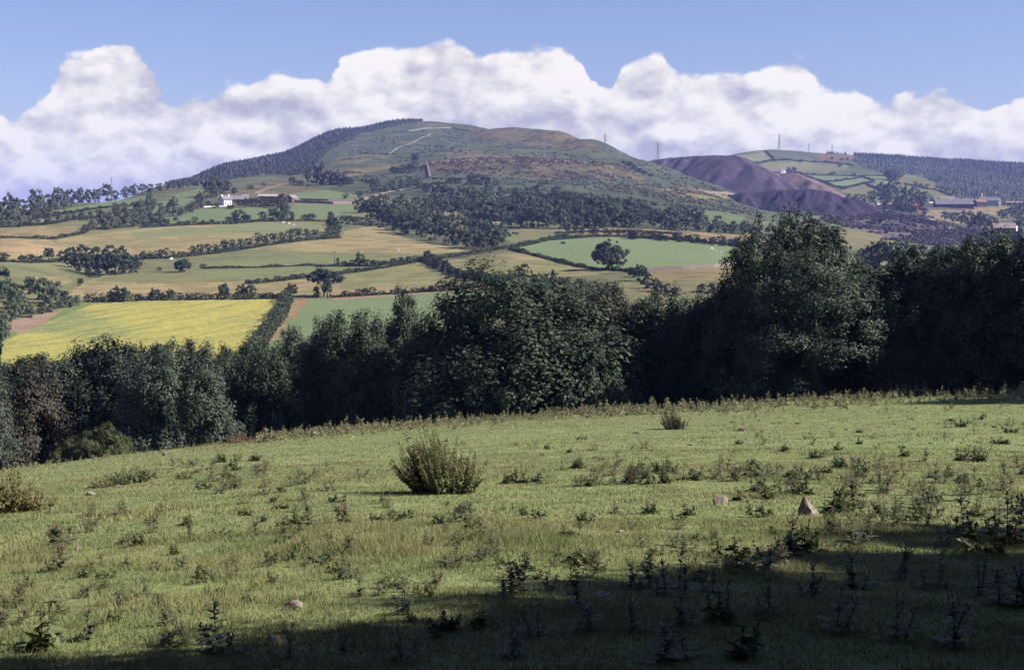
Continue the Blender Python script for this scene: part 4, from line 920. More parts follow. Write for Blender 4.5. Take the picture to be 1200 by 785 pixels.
# ------------------------------------------------------------------ livestock (specks in the far fields)
def beast(r, L, Hh, head_up):
    chains = [([(-L*.5, 0, Hh*.72), (-L*.2, 0, Hh*.74), (L*.2, 0, Hh*.72), (L*.45, 0, Hh*.76)], [Hh*.18, Hh*.27, Hh*.27, Hh*.18]),
              ([(L*.4, 0, Hh*.78), (L*.58, 0, Hh*(.9 if head_up else .5)), (L*.78, 0, Hh*(.85 if head_up else .25))], [Hh*.13, Hh*.12, Hh*.07])]
    for x in (-L*.36, L*.34):
        for y in (-Hh*.14, Hh*.14): chains.append(([(x, y, Hh*.6), (x + L*.02, y, Hh*.3), (x, y, 0)], [Hh*.10, Hh*.055, Hh*.045]))
    return join([tube(c, q, 8) for c, q in chains])
for n, (px, py, wh) in enumerate([(141,309,'in the olive field by the thorn'), (201,305,'beside the hedgerow'), (339,263,'in the field below the barns, uphill'), (344,265,'in the field below the barns, downhill'), (332,262,'close under the barn hedge'),
                              (466,295,'in the tan field'), (672,293,'in the bright green field'), (834,293,'in the bright green field by the dark tree'), (845,297,'in the bright green field corner'), (838,296,'in the bright green field, middle of three'), (46,302,'in the orange field'), (515,266,'in the small wood clearing')]):
    p = hf(px, py); V_, F_ = beast(rng, 1.5, 1.05, n % 3 == 0); o = mesh('sheep', V_, [F_], [M_wool], smooth=True); o.location = p; o.rotation_euler = (0, 0, rnd.uniform(0, 6))
    tag(o, f'white sheep grazing {wh}', 'sheep', 'sheep in the far fields')
for n, (px, py, wh) in enumerate([(602,275,'beside another in the clearing'), (606,275.6,'downhill of its fellow in the clearing'), (660,287,'alone on the bright green field')]):
    p = hf(px, py); V_, F_ = beast(rng, 2.3, 1.5, n == 1); o = mesh('cow', V_, [F_], [M_hide], smooth=True); o.location = p; o.rotation_euler = (0, 0, rnd.uniform(0, 6))
    tag(o, f'black cow standing {wh}', 'cow', 'cattle in the far fields')

# ------------------------------------------------------------------ the wood beyond the pasture crest
def put_big(kind, tone, x, y, Hm, Wm, label, group='trees of the wood beyond the pasture', name=None, bright=1.):
    cd, td = BIG[kind][rnd.randrange(len(BIG[kind]))]
    W0, H0 = {'oak': (12, 15), 'ash': (10, 14), 'beech': (14, 15), 'bush': (8, 5)}[kind]
    t_ = empty(name or {'oak': 'oak_tree', 'ash': 'ash_tree', 'beech': 'beech_tree', 'bush': 'hawthorn_bush'}[kind], (x, y, h1(x, y) - .2), rnd.uniform(0, 6.28))
    t_.scale = (Wm / W0, Wm / W0, Hm / H0)
    c = GREENS[tone]; c_ = bpy.data.objects.new('crown', cd); c_.color = (c[0]*bright, c[1]*bright, c[2]*bright, 1); b_ = bpy.data.objects.new('trunk', td)
    for q in (c_, b_): C.objects.link(q); q.parent = t_
    return tag(t_, label, 'bush' if kind == 'bush' else 'tree', group)
WOOD = [  # px, top row, width px, distance, kind, tone, label start
 (-30,432,100,100,'ash','grey','grey-green willow'), (18,424,76,104,'ash','brown','brownish green willow'), (60,416,76,106,'ash','grey','grey-green willow'),
 (92,402,78,106,'oak','dark','dark oak'), (133,396,84,106,'oak','dark','dark broad oak'), (172,402,66,110,'oak','dark','dark oak'),
 (208,398,74,100,'oak','grey','grey-green ash'), (246,404,62,108,'ash','grey','grey-green ash'), (280,402,70,112,'oak','mid','green oak'), (318,402,62,106,'beech','mid','green beech'),
 (345,394,56,118,'oak','mid','green oak'), (378,388,56,112,'oak','dark','dark oak'), (404,376,60,108,'oak','mid','upright green oak'), (440,380,66,104,'oak','mid','upright green oak'), (472,352,50,112,'oak','mid','tall green oak'),
 (505,388,62,102,'oak','mid','green oak'), (545,366,80,104,'beech','dark','dark beech'), (612,326,205,98,'beech','mid','great domed oak'), (668,352,90,104,'beech','mid','green beech'),
 (690,352,84,108,'beech','mid','green beech'), (722,344,66,104,'ash','brown','pinkish brown dying ash'), (702,436,56,92,'bush','grey','grey-green sapling bush'), (762,356,84,104,'ash','mid','green ash'),
 (800,352,80,104,'beech','dark','dark beech'), (838,344,80,100,'beech','dark','dark beech'), (890,292,100,96,'beech','mid','tall beech'), (934,262,120,100,'beech','mid','tallest yellow-topped beech'),
 (962,302,92,90,'ash','grey','grey-green ash'), (1002,322,84,98,'beech','mid','green beech'), (1040,352,80,92,'beech','dark','dark beech'), (1080,300,100,96,'oak','dark','dark oak'),
 (1125,288,110,94,'beech','mid','dark tall beech'), (1178,286,110,92,'beech','mid','dark tall beech'), (1235,276,120,90,'beech','dark','dark tall beech'), (1290,270,120,90,'oak','dark','dark oak'),
]
for n, (px, ty, wp, d, kind, tone, ls) in enumerate(WOOD):
    az = az_te(px, 350)[0]; x, y = math.sin(az) * d, math.cos(az) * d; k = F_PX / d
    Hm = (CAMZ + az_te(px, ty)[1] * d) - h1(x, y) + .6
    put_big(kind, tone, x, y, Hm * ((.95 if px < 340 else 1.0) if kind != 'bush' else 1), wp / k * (1.95 if wp < 95 else 1.45), f"{ls} in the front rank of the wood, {ordw(n+1)} from the willow end", bright=.95)
BACK = [(-10,424,120),(50,410,120),(110,402,126),(165,404,126),(225,404,124),(265,406,128),(305,408,126),(360,396,130),(420,394,128),(455,390,126),(515,388,124),(560,372,122),(615,345,122),(665,352,124),(745,366,122),(785,366,124),
        (820,362,122),(860,340,120),(915,310,118),(985,338,118),(1020,345,116),(1060,330,114),(1100,310,112),(1150,300,112),(1205,296,110)]
for n, (px, ty, d) in enumerate(BACK):
    az = az_te(px, 350)[0]; x, y = math.sin(az) * d, math.cos(az) * d
    Hm = (CAMZ + az_te(px, ty)[1] * d) - h1(x, y) - .5
    put_big('oak', rnd.choice(['dark', 'mid']), x, y, Hm, 11.5, f"dark tree of the second rank of the wood, {ordw(n+1)} from the willow end")
for n, (px, d, hp, wp) in enumerate([(90,77.5,30,46),(118,77,34,56),(66,77,14,26),(143,78,22,30)]):
    az = az_te(px, 500)[0]; x, y = math.sin(az) * d, math.cos(az) * d; k = F_PX / d
    put_big('bush', 'light', x, y, hp / k + .7, wp / k * 1.1, f"rounded olive hawthorn bush on the low pasture crest, {ordw(n+1)} along from the docks", 'hawthorn bushes at the crest', bright=.75)
# unseen trees: sun-side oaks shade pasture and wood; the rest added to block skylight
r_ = np.random.default_rng(77)
V_, F_, v_, L_, _ = crown_data(r_, 19, 17, 6.6, 22, 420, 42000, .17)  # high crown added out of view to keep skylight off the foreground
tv, tf = trunk_data(r_, 17, .42, L_)
t_ = empty('added_canopy_tree', (7.5, -.2, h1(7.5, -.2) - .2)); o = mesh('crown', V_, [F_], [M_leaf], v=v_, parent=t_); o.color = (.03, .042, .026, 1)
mesh('trunk', tv, [tf], [M_bark], smooth=True, parent=t_); tag(t_, 'high tree crown added out of view to block skylight over the pasture corner', 'tree')
V_, F_, v_, L_, _ = crown_data(r_, 19, 15.5, 8.2, 22, 420, 38000, .18)  # second unseen crown, added to cut skylight from overhead
tv, tf = trunk_data(r_, 15, .40, L_)
t_ = empty('added_canopy_tree', (.5, -2.5, h1(.5, -2.5) - .2)); o = mesh('crown', V_, [F_], [M_leaf], v=v_, parent=t_); o.color = (.03, .042, .026, 1)
mesh('trunk', tv, [tf], [M_bark], smooth=True, parent=t_); tag(t_, 'broad high tree crown added overhead to block skylight right above the viewpoint'.replace('right ', ''), 'tree')
SHADE = [(12.5,3.5,12.5,9),(17,7.0,13,9),(21.5,12.3,13.2,10),(28,16.8,13,9),(17.5,8.8,13,10),(24,3.2,19,12),(-7,-4,15,12),(6,-6,16,12),(1,-9,18,13),(15,-2,18,13),(9,-3,17,12),(-9,2,17,12),(-17,9,18,13),(-24,18,17,13),(-4,-14,20,14),(11.5,4,12,11),(11,-3,12,8),(31,12,16,10),  # oaks left of and behind the camera are added to block skylight
         (50,82,22,14),(58,74,24,14),(62,90,24,14),(72,82,26,15),(48,70,19,10),(80,96,26,15),(68,66,24,14)]
for n, (x, y, Hm, Wm) in enumerate(SHADE):
    put_big('oak', 'dark', x, y, Hm, Wm, f"unseen leafy oak around the pasture, {ordw(n+1)} from the viewer", 'oaks along the pasture side')

# ------------------------------------------------------------------ pasture plants
def stalk_plant(seed, Ht, n_st, spread, leaf, lean=(0, 0), per=26, spike=.3, droopy=.3, leaf_up=.4):
    """upright stalks with narrow leaves and rough seed spikes; returns stalk, leaf and spike data"""
    r = np.random.default_rng(seed); ST = []; LP = []; LN = []; LS = []; SP = []
    for k in range(n_st):
        a = r.random() * 2 * pi; q = math.sqrt(r.random()) * spread; b = np.array([math.cos(a) * q, math.sin(a) * q * .8, -.03]); hk = 1.
        if n_st > 50:
            if k == 0: sub = r.uniform(-1, 1, (9, 3))
            j = r.integers(0, 9); b[:2] = b[:2] * .42 + sub[j, :2] * spread * .72; b[2] = -.03; q = min(spread, math.hypot(b[0], b[1])); hk = .88 + .22 * sub[j, 2]
        h_ = hk * Ht * r.uniform(.5, 1.12) * (1 - .42 * (q / max(spread, .01)) ** 2)
        tip_ = b + np.array([b[0] * .75 + lean[0] * h_ + r.normal() * .07 * h_, b[1] * .75 + lean[1] * h_ + r.normal() * .07 * h_, h_])
        mid_ = (b + tip_) / 2 + np.array([r.normal(), r.normal(), 0]) * .025 * h_
        ST.append(tube([b, mid_, tip_], [.009 * Ht ** .3, .007 * Ht ** .3, .003], 4))
        t_ = r.random(per); pos = b[None] * (1-t_)[:, None] + tip_[None] * t_[:, None]
        dr = rand_dirs(per, r); dr[:, 2] = dr[:, 2] * .3 + .15
        sz = leaf * (1.15 - .75 * t_) * r.uniform(.6, 1.2, per)
        LP.append(pos + dr * sz[:, None] * .8); n_ = rand_dirs(per, r) * .8; n_[:, 2] += leaf_up; LN.append(n_); LS.append(sz)
        if spike > 0:
            m_ = 16; t2 = 1 - spike * r.random(m_); pos = b[None]*(1-t2)[:, None] + tip_[None]*t2[:, None] + r.normal(size=(m_, 3)) * .018 * Ht
            SP.append(pos)
    sv, sf = join(ST); P = np.concatenate(LP); Nn = np.concatenate(LN); Nn /= np.linalg.norm(Nn, axis=1)[:, None]
    lv, lf = leaf_quads(P, Nn, np.concatenate(LS), r, .38)
    out = [(sv, sf), (lv, lf, r.random(len(lf)))]
    if spike > 0:
        P = np.concatenate(SP); v2, f2 = leaf_quads(P, rand_dirs(len(P), r), (.008 + .006 * Ht) * r.uniform(.7, 1.4, len(P)), r, .7); out.append((v2, f2, r.random(len(f2))))
    return out
def thistle(seed, Ht=.6, n_st=1, side=7, wide=1.):
    """creeping thistle: stiff stem, ranks of long jagged leaves standing out from it, small buds at the top"""
    r = np.random.default_rng(seed); ST = []; LV = []; LF = []; o = 0; BP = []
    for s_i in range(n_st):
        b = np.array([r.normal() * .10 * wide, r.normal() * .10 * wide, -.02]) if s_i else np.zeros(3) - np.array([0, 0, .02])
        h_ = Ht * (r.uniform(.7, 1.) if s_i == 0 else r.uniform(.35, .85)); qa = r.random() * 6.28; ql = 0.08 if s_i == 0 else r.uniform(.25, .6); top = b + np.array([math.cos(qa) * ql, math.sin(qa) * ql, 1.]) * h_
        chains = [(b, top)]
        for k in range(r.integers(2, 5)):
            t_ = r.uniform(.45, .85); a0 = b * (1-t_) + top * t_; q = r.random() * 6.28
            chains.append((a0, a0 + np.array([math.cos(q) * .45, math.sin(q) * .45, .8]) * h_ * (1 - t_) * r.uniform(.7, 1.1)))
        for ci, (a0, a1) in enumerate(chains):
            ST.append(tube([a0, a1], [.007 if ci == 0 else .004, .0025], 5)); BP.append(a1)
            L_ = np.linalg.norm(a1 - a0); nl = max(3, int(L_ / .6 * side * 2.4))
            for k in range(nl):
                t_ = (k + r.random()) / nl; base_ = a0 * (1-t_) + a1 * t_; q = k * 2.4 + r.normal() * .3
                ll = (.24 - .17 * t_) * (1 if ci == 0 else .55) * r.uniform(.7, 1.2) * (Ht / .6) ** .5; dv = np.array([math.cos(q), math.sin(q), r.uniform(.15, .75)]); dv /= np.linalg.norm(dv)
                sd = np.cross(dv, [0, 0, 1.]); sd /= np.linalg.norm(sd); m_ = 5; row = []
                for j in range(m_):
                    u = j / (m_ - 1); c_ = base_ + dv * ll * u + np.array([0, 0, -.35 * ll * u * u]); wj = ll * (.06 if j == 0 else (.26 if j % 2 else .12)) * (1 - u * .6); wj = .001 if j == m_-1 else wj
                    row += [c_ - sd * wj + np.array([0, 0, .02 * ll]), c_ + sd * wj + np.array([0, 0, .02 * ll * (j % 2)])]
                LV.append(np.array(row)); LF.append(np.array([(2*j, 2*j+1, 2*j+3, 2*j+2) for j in range(m_-1)]) + o); o += len(row)
    sv, sf = join(ST); lv = np.concatenate(LV); lf = np.concatenate(LF)
    parts = [tube([p_, p_ + np.array([0, 0, .012]), p_ + np.array([0, 0, .026])], [.006, .011, .004], 5) for p_ in BP]; bv, bf = join(parts)
    return (sv, sf), (lv, lf, np.repeat(r.random(len(lf) // 4), 4)), (bv, bf)
M_stem = plain('weed_stem', (.11, .12, .055), scale=20, bump=0)
M_bud = plain('thistle_bud', (.16, .09, .10), scale=30, bump=0)
M_spikeb = leafmat('seed_spike', trans=.1, var=.8)
def thing_from(name, dats, mats, names, loc=(0, 0, 0), cols=None):
    t_ = empty(name, loc)
    for k, (dt, m_, nm_) in enumerate(zip(dats, mats, names)):
        o = mesh(nm_, dt[0], [dt[1]], [m_], v=dt[2] if len(dt) > 2 else None, parent=t_)
        if cols and cols[k]: o.color = (*cols[k], 1)
    return t_
TH = []
for k in range(6):
    st_, lf_, bd_ = thistle(300 + k, .62, 2 + k % 4, 9, .8)
    sv_, sf_ = join([st_, bd_]); mi_ = np.r_[np.zeros(len(st_[1])), np.ones(len(bd_[1]))]
    TH.append([mesh('stem', sv_, [sf_], [M_stem, M_bud], mi=mi_, link=False).data, mesh('foliage', lf_[0], [lf_[1]], [M_weed], v=lf_[2], link=False).data])
TS = []
for k in range(5):   # whole small plants in one mesh, for those a few pixels high
    st_, lf_, bd_ = thistle(330 + k, .55, 3 + k % 3, 5, 1.1)
    V_ = np.concatenate([st_[0], lf_[0]]); F_ = np.concatenate([st_[1], lf_[1] + len(st_[0])])
    TS.append(mesh('thistle', V_, [F_], [M_weed], v=np.concatenate([np.full(len(st_[1]), .5), lf_[2]]), link=False).data)
DK = []
for k in range(4):
    q_ = stalk_plant(360 + k, .42, 3 + k, .10, .085, (rnd.uniform(-.1, .1), 0), 18, .35, leaf_up=.9)
    V_, F_ = join([(a_[0], a_[1]) for a_ in q_]); DK.append(mesh('dock_plant', V_, [F_], [M_weed], v=np.concatenate([np.full(len(q_[0][1]), .5), q_[1][2], q_[2][2] * .4]), link=False).data)
LAND = [('big rusty dock clump', (520,578)), ('pointed grey stone', (945,604)), ('rounded brown stone', (842,591)), ('small dock clump near the crest', (793,503)), ('brown docks at the pasture edge', (25,602)),
        ('green rush tuft', (152,566)), ('flat pale stone on the shade edge', (705,698)), ('big flat stone in shade', (345,714)), ('pale half-buried stone pair', (710,628)), ('white stone in the low grass', (106,579)),
        ('small white stone by the crest', (193,533)), ('row of molehills', (905,496)), ('lone molehill on the upper pasture', (1117,493)), ('crest nettles', (1080,470))]
LANDW = [(n, hit(*p)) for n, p in LAND]
plants = []
def near_pts():
    # (px, base row, height px): the plants one can tell apart in the pasture, then looser groups
    L = [(143,603,16),(75,668,50),(72,640,30),(118,664,14),(20,712,40),(48,760,70),(102,750,40),(145,708,26),(168,700,24),(196,733,30),(255,763,62),(213,757,30),(191,758,24),(222,632,24),(258,628,20),(300,629,26),(331,626,28),(361,617,34),(405,612,28),(384,614,18),(345,615,22),
         (232,684,20),(315,755,20),(335,742,18),(372,660,26),(345,656,18),(405,678,30),(455,610,20),(440,609,18),(409,650,28),(360,664,22),(395,670,24),(545,612,30),(552,622,24),(560,615,18),(533,665,28),(560,658,26),(600,700,44),(612,697,52),(640,692,32),(590,702,30),
         (675,712,50),(680,664,28),(668,658,24),(700,668,26),(692,660,22),(740,690,36),(760,690,40),(780,698,44),(795,690,50),(820,680,30),(835,694,34),(857,654,40),(868,668,34),(762,664,24),(770,650,20),(850,672,28),(900,672,40),(925,652,50),(940,648,48),(915,660,38),(1000,640,42),(1015,636,38),
         (890,606,28),(915,580,22),(938,580,22),(985,600,36),(1000,595,40),(1010,610,30),(1030,606,34),(1050,600,26),(975,622,30),(1020,624,28),(1045,620,26),(1070,610,22),(1090,612,24),(1130,628,44),(1160,640,52),(1180,640,60),(1196,636,62),(1145,650,44),(1110,640,34),(1172,610,30),(1190,600,34),
         (707,545,10),(690,570,12),(720,602,18),(686,612,20),(630,607,16),(614,604,12),(660,628,14),(678,630,16),(760,602,16),(805,604,18),(720,568,22),(735,566,22),(750,567,24),(765,567,20),(700,566,18),(680,570,14),(780,566,16),(820,562,14),(800,562,16),(600,566,16),(628,565,14),(612,566,14),(640,567,12),(594,567,10),
         (845,562,16),(860,560,18),(880,560,16),(925,560,20),(945,562,18),(900,585,22),(965,600,20),(1110,560,18),(1130,580,20),(1150,570,18),(1175,575,22),(1095,560,20),(1125,540,14),(1150,530,14),(1170,520,14),(1135,535,12),(1085,540,12),(1060,535,10),(985,545,10),(1010,570,16),(1040,575,16),
         (285,590,12),(270,560,12),(300,555,10),(340,570,12),(370,560,12),(350,558,10),(390,575,14),(420,560,12),(190,600,10),(175,625,14),(160,640,16),(205,650,14),(120,690,16),(70,720,24),(96,700,18),(130,730,22),(30,690,20),(8,735,40),(420,700,26),(450,690,20),(470,720,28),(500,700,18),
         (560,735,40),(520,740,34),(630,745,40),(690,740,44),(740,740,44),(800,735,50),(850,730,48),(900,720,52),(950,700,50),(1000,690,50),(1060,680,48),(1100,690,50),(1150,700,54),(1190,710,60),(980,740,56),(1050,750,60),(1120,760,64),(870,770,60),(780,775,56),(400,765,40),(340,772,36),(470,775,46),(600,770,50)]
    cl = [((260,560),26,8,14,60,16),((470,600),8,8,14,40,14),((560,640),10,14,22,40,18),((350,650),10,14,22,60,20),((900,565),22,12,22,70,16),((1000,560),16,10,18,70,20),((1080,600),18,16,28,60,22),((1150,560),14,10,18,50,26),((740,560),14,12,22,50,8),((960,520),14,6,10,110,12),((640,530),14,5,9,150,12),((1130,500),12,6,12,70,14)]
    cl += [((330,600),16,8,16,70,26),((130,640),12,8,16,60,40),((250,690),14,8,18,80,34),((520,600),12,8,16,60,26),((620,650),12,8,18,60,30),((800,640),14,10,20,60,26),((470,690),12,10,20,60,26),((960,610),12,10,20,50,24)]
    for (cx_, cy_), n, h0, h1_, sx, sy in cl:
        for _ in range(n): L.append((cx_ + rnd.gauss(0, 1) * sx * .6, cy_ + rnd.gauss(0, 1) * sy * .6, rnd.uniform(h0, h1_)))
    return L
for px, py, hp in near_pts():
    if py < 480 or py > 784 or (abs(px - 945) < 20 and 585 < py < 632) or (abs(px - 843) < 18 and 580 < py < 618) or (abs(px - 519) < 52 and 575 < py < 600): continue
    p = hit(px, py)
    if math.hypot(p[0], p[1]) > 88: continue
    plants.append([px, py, hp, p])
for q in plants:
    dd = [(math.hypot(q[3][0]-w_[0], q[3][1]-w_[1]), n) for n, w_ in LANDW]; q.append(min(dd))
by_land = {}
for q in plants: by_land.setdefault(q[4][1], []).append(q)
for land, qs in by_land.items():
    qs.sort(key=lambda q: q[4][0])
    for n, (px, py, hp, p, _) in enumerate(qs):
        k = ppm(p); Hm = min(hp / k * (1.02 if hp >= 17 else 1.3), 1.0); dark = rnd.random()
        adj = 'tall' if hp > 40 else ('small' if hp < 16 else 'bushy')
        if rnd.random() < (.45 if hp < 24 else .15):
            t_ = bpy.data.objects.new('dock_plant', DK[rnd.randrange(4)]); C.objects.link(t_); t_.location = p; t_.rotation_euler = (0, 0, rnd.uniform(0, 6.28)); sc = Hm / .4; t_.scale = (sc*1.3, sc*1.3, sc); t_.color = (.075 + .025*dark, .105, .042, 1)
            tag(t_, f"{adj} leafy dock plant, {ordw(n+1)} weed out from the {land}", 'dock', 'docks in the pasture'); continue
        if hp >= 17:
            dt = TH[rnd.randrange(6)]; t_ = empty('thistle', (p[0], p[1], p[2]), rnd.uniform(0, 6.28)); sc = Hm / .58; t_.scale = (sc * rnd.uniform(1.0, 1.5),) * 2 + (sc,)
            for m_, nm_ in zip(dt, ('stem', 'foliage')):
                c_ = bpy.data.objects.new(nm_, m_); C.objects.link(c_); c_.parent = t_; c_.color = (.070 * (1+dark*.45), .092, .044, 1)
        else:
            t_ = bpy.data.objects.new('thistle', TS[rnd.randrange(5)]); C.objects.link(t_); t_.location = p; t_.rotation_euler = (0, 0, rnd.uniform(0, 6.28)); sc = Hm / .5; t_.scale = (sc*1.5, sc*1.5, sc); t_.color = (.085 * (1+dark*.4), .10, .048, 1)
        tag(t_, f"{adj} green thistle, {ordw(n+1)} out from the {land}", 'thistle', 'thistles in the pasture')
print('thistles', len(plants))
# dock clumps
def dock(px, py, hp, wp, label, seed, n_st, lean, leafc, spikec, leaf=.09, per=30, name='dock_clump'):
    p = hit(px, py); k = ppm(p); dats = stalk_plant(seed, hp / k, n_st, wp / k / 2 * .68, leaf, lean, per)
    t_ = thing_from(name, dats, [M_stem, M_weed, M_spikeb], ['stalk', 'foliage', 'dry_foliage'], p, [None, leafc, spikec])
    return tag(t_, label, 'weed clump', None)
dock(519, 577, 74, 96, 'big rusty brown dock clump leaning over, alone in the mid pasture', 401, 210, (-.14, .0), (.115, .125, .055), (.17, .14, .075), .05, 60)
dock(793, 503, 27, 32, 'small brownish dock clump standing close to the crest', 402, 60, (-.1, 0), (.07, .07, .042), (.10, .07, .05), .07, 30)
dock(10, 601, 60, 66, 'tall golden brown dock clump at the pasture edge', 403, 46, (-.15, 0), (.15, .13, .05), (.19, .125, .06), .07, 26)
dock(45, 598, 34, 44, 'lower golden brown dock clump beside the tall one', 404, 30, (-.05, 0), (.15, .13, .055), (.18, .12, .06), .06, 22)
dock(152, 567, 27, 42, 'green tufted rush clump near the white stone', 405, 60, (0, 0), (.10, .115, .05), (.14, .11, .05), .07, 16, 'rush_clump')
dock(118, 572, 16, 34, 'faded low rush clump before the green tuft', 406, 30, (0, 0), (.14, .13, .06), (.16, .12, .06), .06, 12, 'rush_clump')
dock(280, 519, 12, 34, 'reddish dry dock patch on the crest above the hawthorns', 407, 40, (0, 0), (.16, .09, .06), (.20, .09, .06), .09, 12)
dock(238, 520, 7, 24, 'pale dry dock patch on the low crest', 408, 24, (0, 0), (.19, .15, .08), (.20, .15, .08), .08, 10)
# nettles and rough grass along the crest: one mass
V1 = []; F1 = []; vv = []; off = 0
base = stalk_plant(420, .7, 1, .02, .10, (0, 0), 16, .35); pl = [stalk_plant(421 + k, .7, 2, .06, .09, (rnd.uniform(-.1, .1), 0), 14, .35) for k in range(5)]
for k in range(2300):
    px = rnd.uniform(215, 1215) if k > 160 else rnd.uniform(0, 230)
    az = az_te(px, 490)[0]; d = float(crest_d(az)) * rnd.choice([rnd.uniform(.86, 1.0), rnd.uniform(.93, 1.0), rnd.gauss(.9, .05)])
    x, y = math.sin(az) * d, math.cos(az) * d; sc = rnd.uniform(.4, 1.35) * (.65 + .6 * max(0, fbm(np.array([x/6]), np.array([y/6]), 2)[0] + .3)) * (1 if px > 300 else .45)
    a = rnd.uniform(0, 6.28); R_ = np.array([[math.cos(a), -math.sin(a), 0], [math.sin(a), math.cos(a), 0], [0, 0, 1]])
    pp = pl[k % 5]
    for v_, f_, c_ in pp[1:]: V1.append(v_ @ R_.T * sc * np.array([1.5, 1.5, 1]) + np.array([x, y, h1(x, y) - .03])); F1.append(f_ + off); vv.append(c_); off += len(v_)
o = mesh('nettles', np.concatenate(V1), [np.concatenate(F1)], [M_weed], v=np.concatenate(vv)); o.color = (.19, .18, .095, 1)
tag(o, 'ragged nettles and seeding weeds along the pasture crest', 'nettles', kind='stuff')
# sward
def blades(n, d0, d1, hgt, wid, seed, power=1.):
    r = np.random.default_rng(seed); az = r.uniform(radians(-22.5), radians(22.5), n); d = (d0**2 + r.random(n) ** power * (d1**2 - d0**2)) ** .5
    x, y = np.sin(az) * d, np.cos(az) * d
    m_ = vnoise(x * 2.6, y * 2.6) * .6 + vnoise(x * .5, y * .5) * .4; keep = r.random(n) < np.clip(m_ * 1.8 - .1, .18, 1); x, y, d = x[keep], y[keep], d[keep]; n = len(x)
    z = H(x, y); tus = np.clip(vnoise(x * 1.7 + 9, y * 1.7) * vnoise(x * .45 + 3, y * .45 + 8) * 2.6 - .9, 0, 1); h_ = hgt * r.uniform(.5, 1.5, n) * (.5 + .9 * vnoise(x * 1.3 + 50, y * 1.3) + 1.6 * tus); a = r.random(n) * 2 * pi; w_ = wid * (.6 + .8 * r.random(n))
    sx, sy = np.cos(a) * w_, np.sin(a) * w_; lx, ly = r.normal(size=n) * h_ * .55, r.normal(size=n) * h_ * .55
    V = np.stack([np.stack([x-sx, y-sy, z-.01], 1), np.stack([x+sx, y+sy, z-.01], 1), np.stack([x+lx, y+ly, z+h_], 1)], 1).reshape(-1, 3)
    return V, np.arange(3*n).reshape(n, 3), np.clip(vnoise(x*.9+7, y*.9) * .6 + r.random(n) * .5, 0, 1)
parts = [blades(240000, 6.5, 20, .045, .004, 1), blades(240000, 18, 42, .032, .010, 2), blades(110000, 40, 88, .035, .02, 3)]
V_ = np.concatenate([p_[0] for p_ in parts]); F_ = []; o_ = 0
for p_ in parts: F_.append(p_[1] + o_); o_ += len(p_[0])
s = N('grass_blade'); at = s.n('ShaderNodeAttribute', attribute_name='v')
cr = s.mix(s.ramp(at.outputs['Fac'], .25, .8), (.138, .170, .068), (.24, .215, .105)); M_blade = s.done(cr, .7, spec=.2, trans=.3)
tag(mesh('grass', V_, [np.concatenate(F_)], [M_blade], v=np.concatenate([p_[2] for p_ in parts])), 'short grazed pasture grass with straw tints', 'grass', kind='stuff')
# stones, molehills
STONES = [(843,592,24,15,'rounded brown stone lying in the sunny pasture'), (945,604,24,22,'pointed pale grey stone standing up out of the grass'), (345,715,26,12,'big flat stone on the shade edge among thistles'), (322,752,20,10,'smaller stone lying in the shade below the flat one'),
          (302,207,0,0,'')]
STONES = STONES[:4] + [(106,580,14,7,'white stone in the low grass by the rushes'), (193,534,8,5,'small white stone near the low crest'), (138,571,7,5,'small pinkish stone beside the rush tuft'), (60,598,7,5,'small pale stone at the foot of the docks'), (705,699,34,6,'flat pale stone slab on the shade edge'),
          (693,629,11,3,'pale half-buried stone, downhill one of a pair'), (727,624,14,4,'pale half-buried stone, larger one of a pair'), (585,667,14,5,'pale stone below the dock clump'), (635,608,8,3,'small flat pale stone mid pasture'), (450,620,8,3,'small flat stone in the grass beyond thistles'),
          (92,644,12,6,'low grey stone beside the tall thistle stem'), (748,508,14,3,'long flat pale stone left of the small dock clump'.replace('left of', 'beside')), (522,720,18,6,'grey stone half in the shade'), (810,522,10,4,'pale branch-like stone near the crest'), (872,617,8,5,'small brown stone downhill of the rounded one')]
for n, (px, py, wp, hp, lab) in enumerate(STONES):
    p = hit(px, py); k = ppm(p); V_, F_ = rock(500 + n, wp/k/2, wp/k/2*.8, hp/k*.75, 3, .35)
    if n == 1: V_[:, :2] *= (1.25 - .75 * np.clip(V_[:, 2:3] / (hp/k*.75), -.2, 1)); V_[:, 0] -= .12 * V_[:, 2]; V_[:, 2] *= 1.15
    o = mesh('stone', V_, [F_], [M_stone]); o.location = (p[0], p[1], p[2] + hp/k*.15); o.rotation_euler = (0, 0, rnd.uniform(-.6, .6) if n == 1 else rnd.uniform(0, 6)); tag(o, lab, 'stone', 'stones in the pasture')
MOLE = [(935,497,9),(914,497,7),(889,493,6),(868,505,18),(975,502,6),(992,504,6),(984,519,8),(1117,493,10),(1166,501,9),(1043,490,6),(858,495,7),(1070,503,7),(480,514,8),(520,524,6),(712,516,7),(900,487,5),(1090,520,7),(660,536,6)]
MOLE.sort()
for n, (px, py, wp) in enumerate(MOLE):
    p = hit(px, py); k = ppm(p); w_ = wp/k/2; V_, F_ = rock(600 + n, w_, w_*.85, w_*.42, 3, .9)
    o = mesh('molehill', V_, [F_], [M_earth]); o.location = p; tag(o, f'dark crumbly molehill on the upper pasture, {ordw(n+1)} from the low hawthorn end', 'molehill', 'molehills')

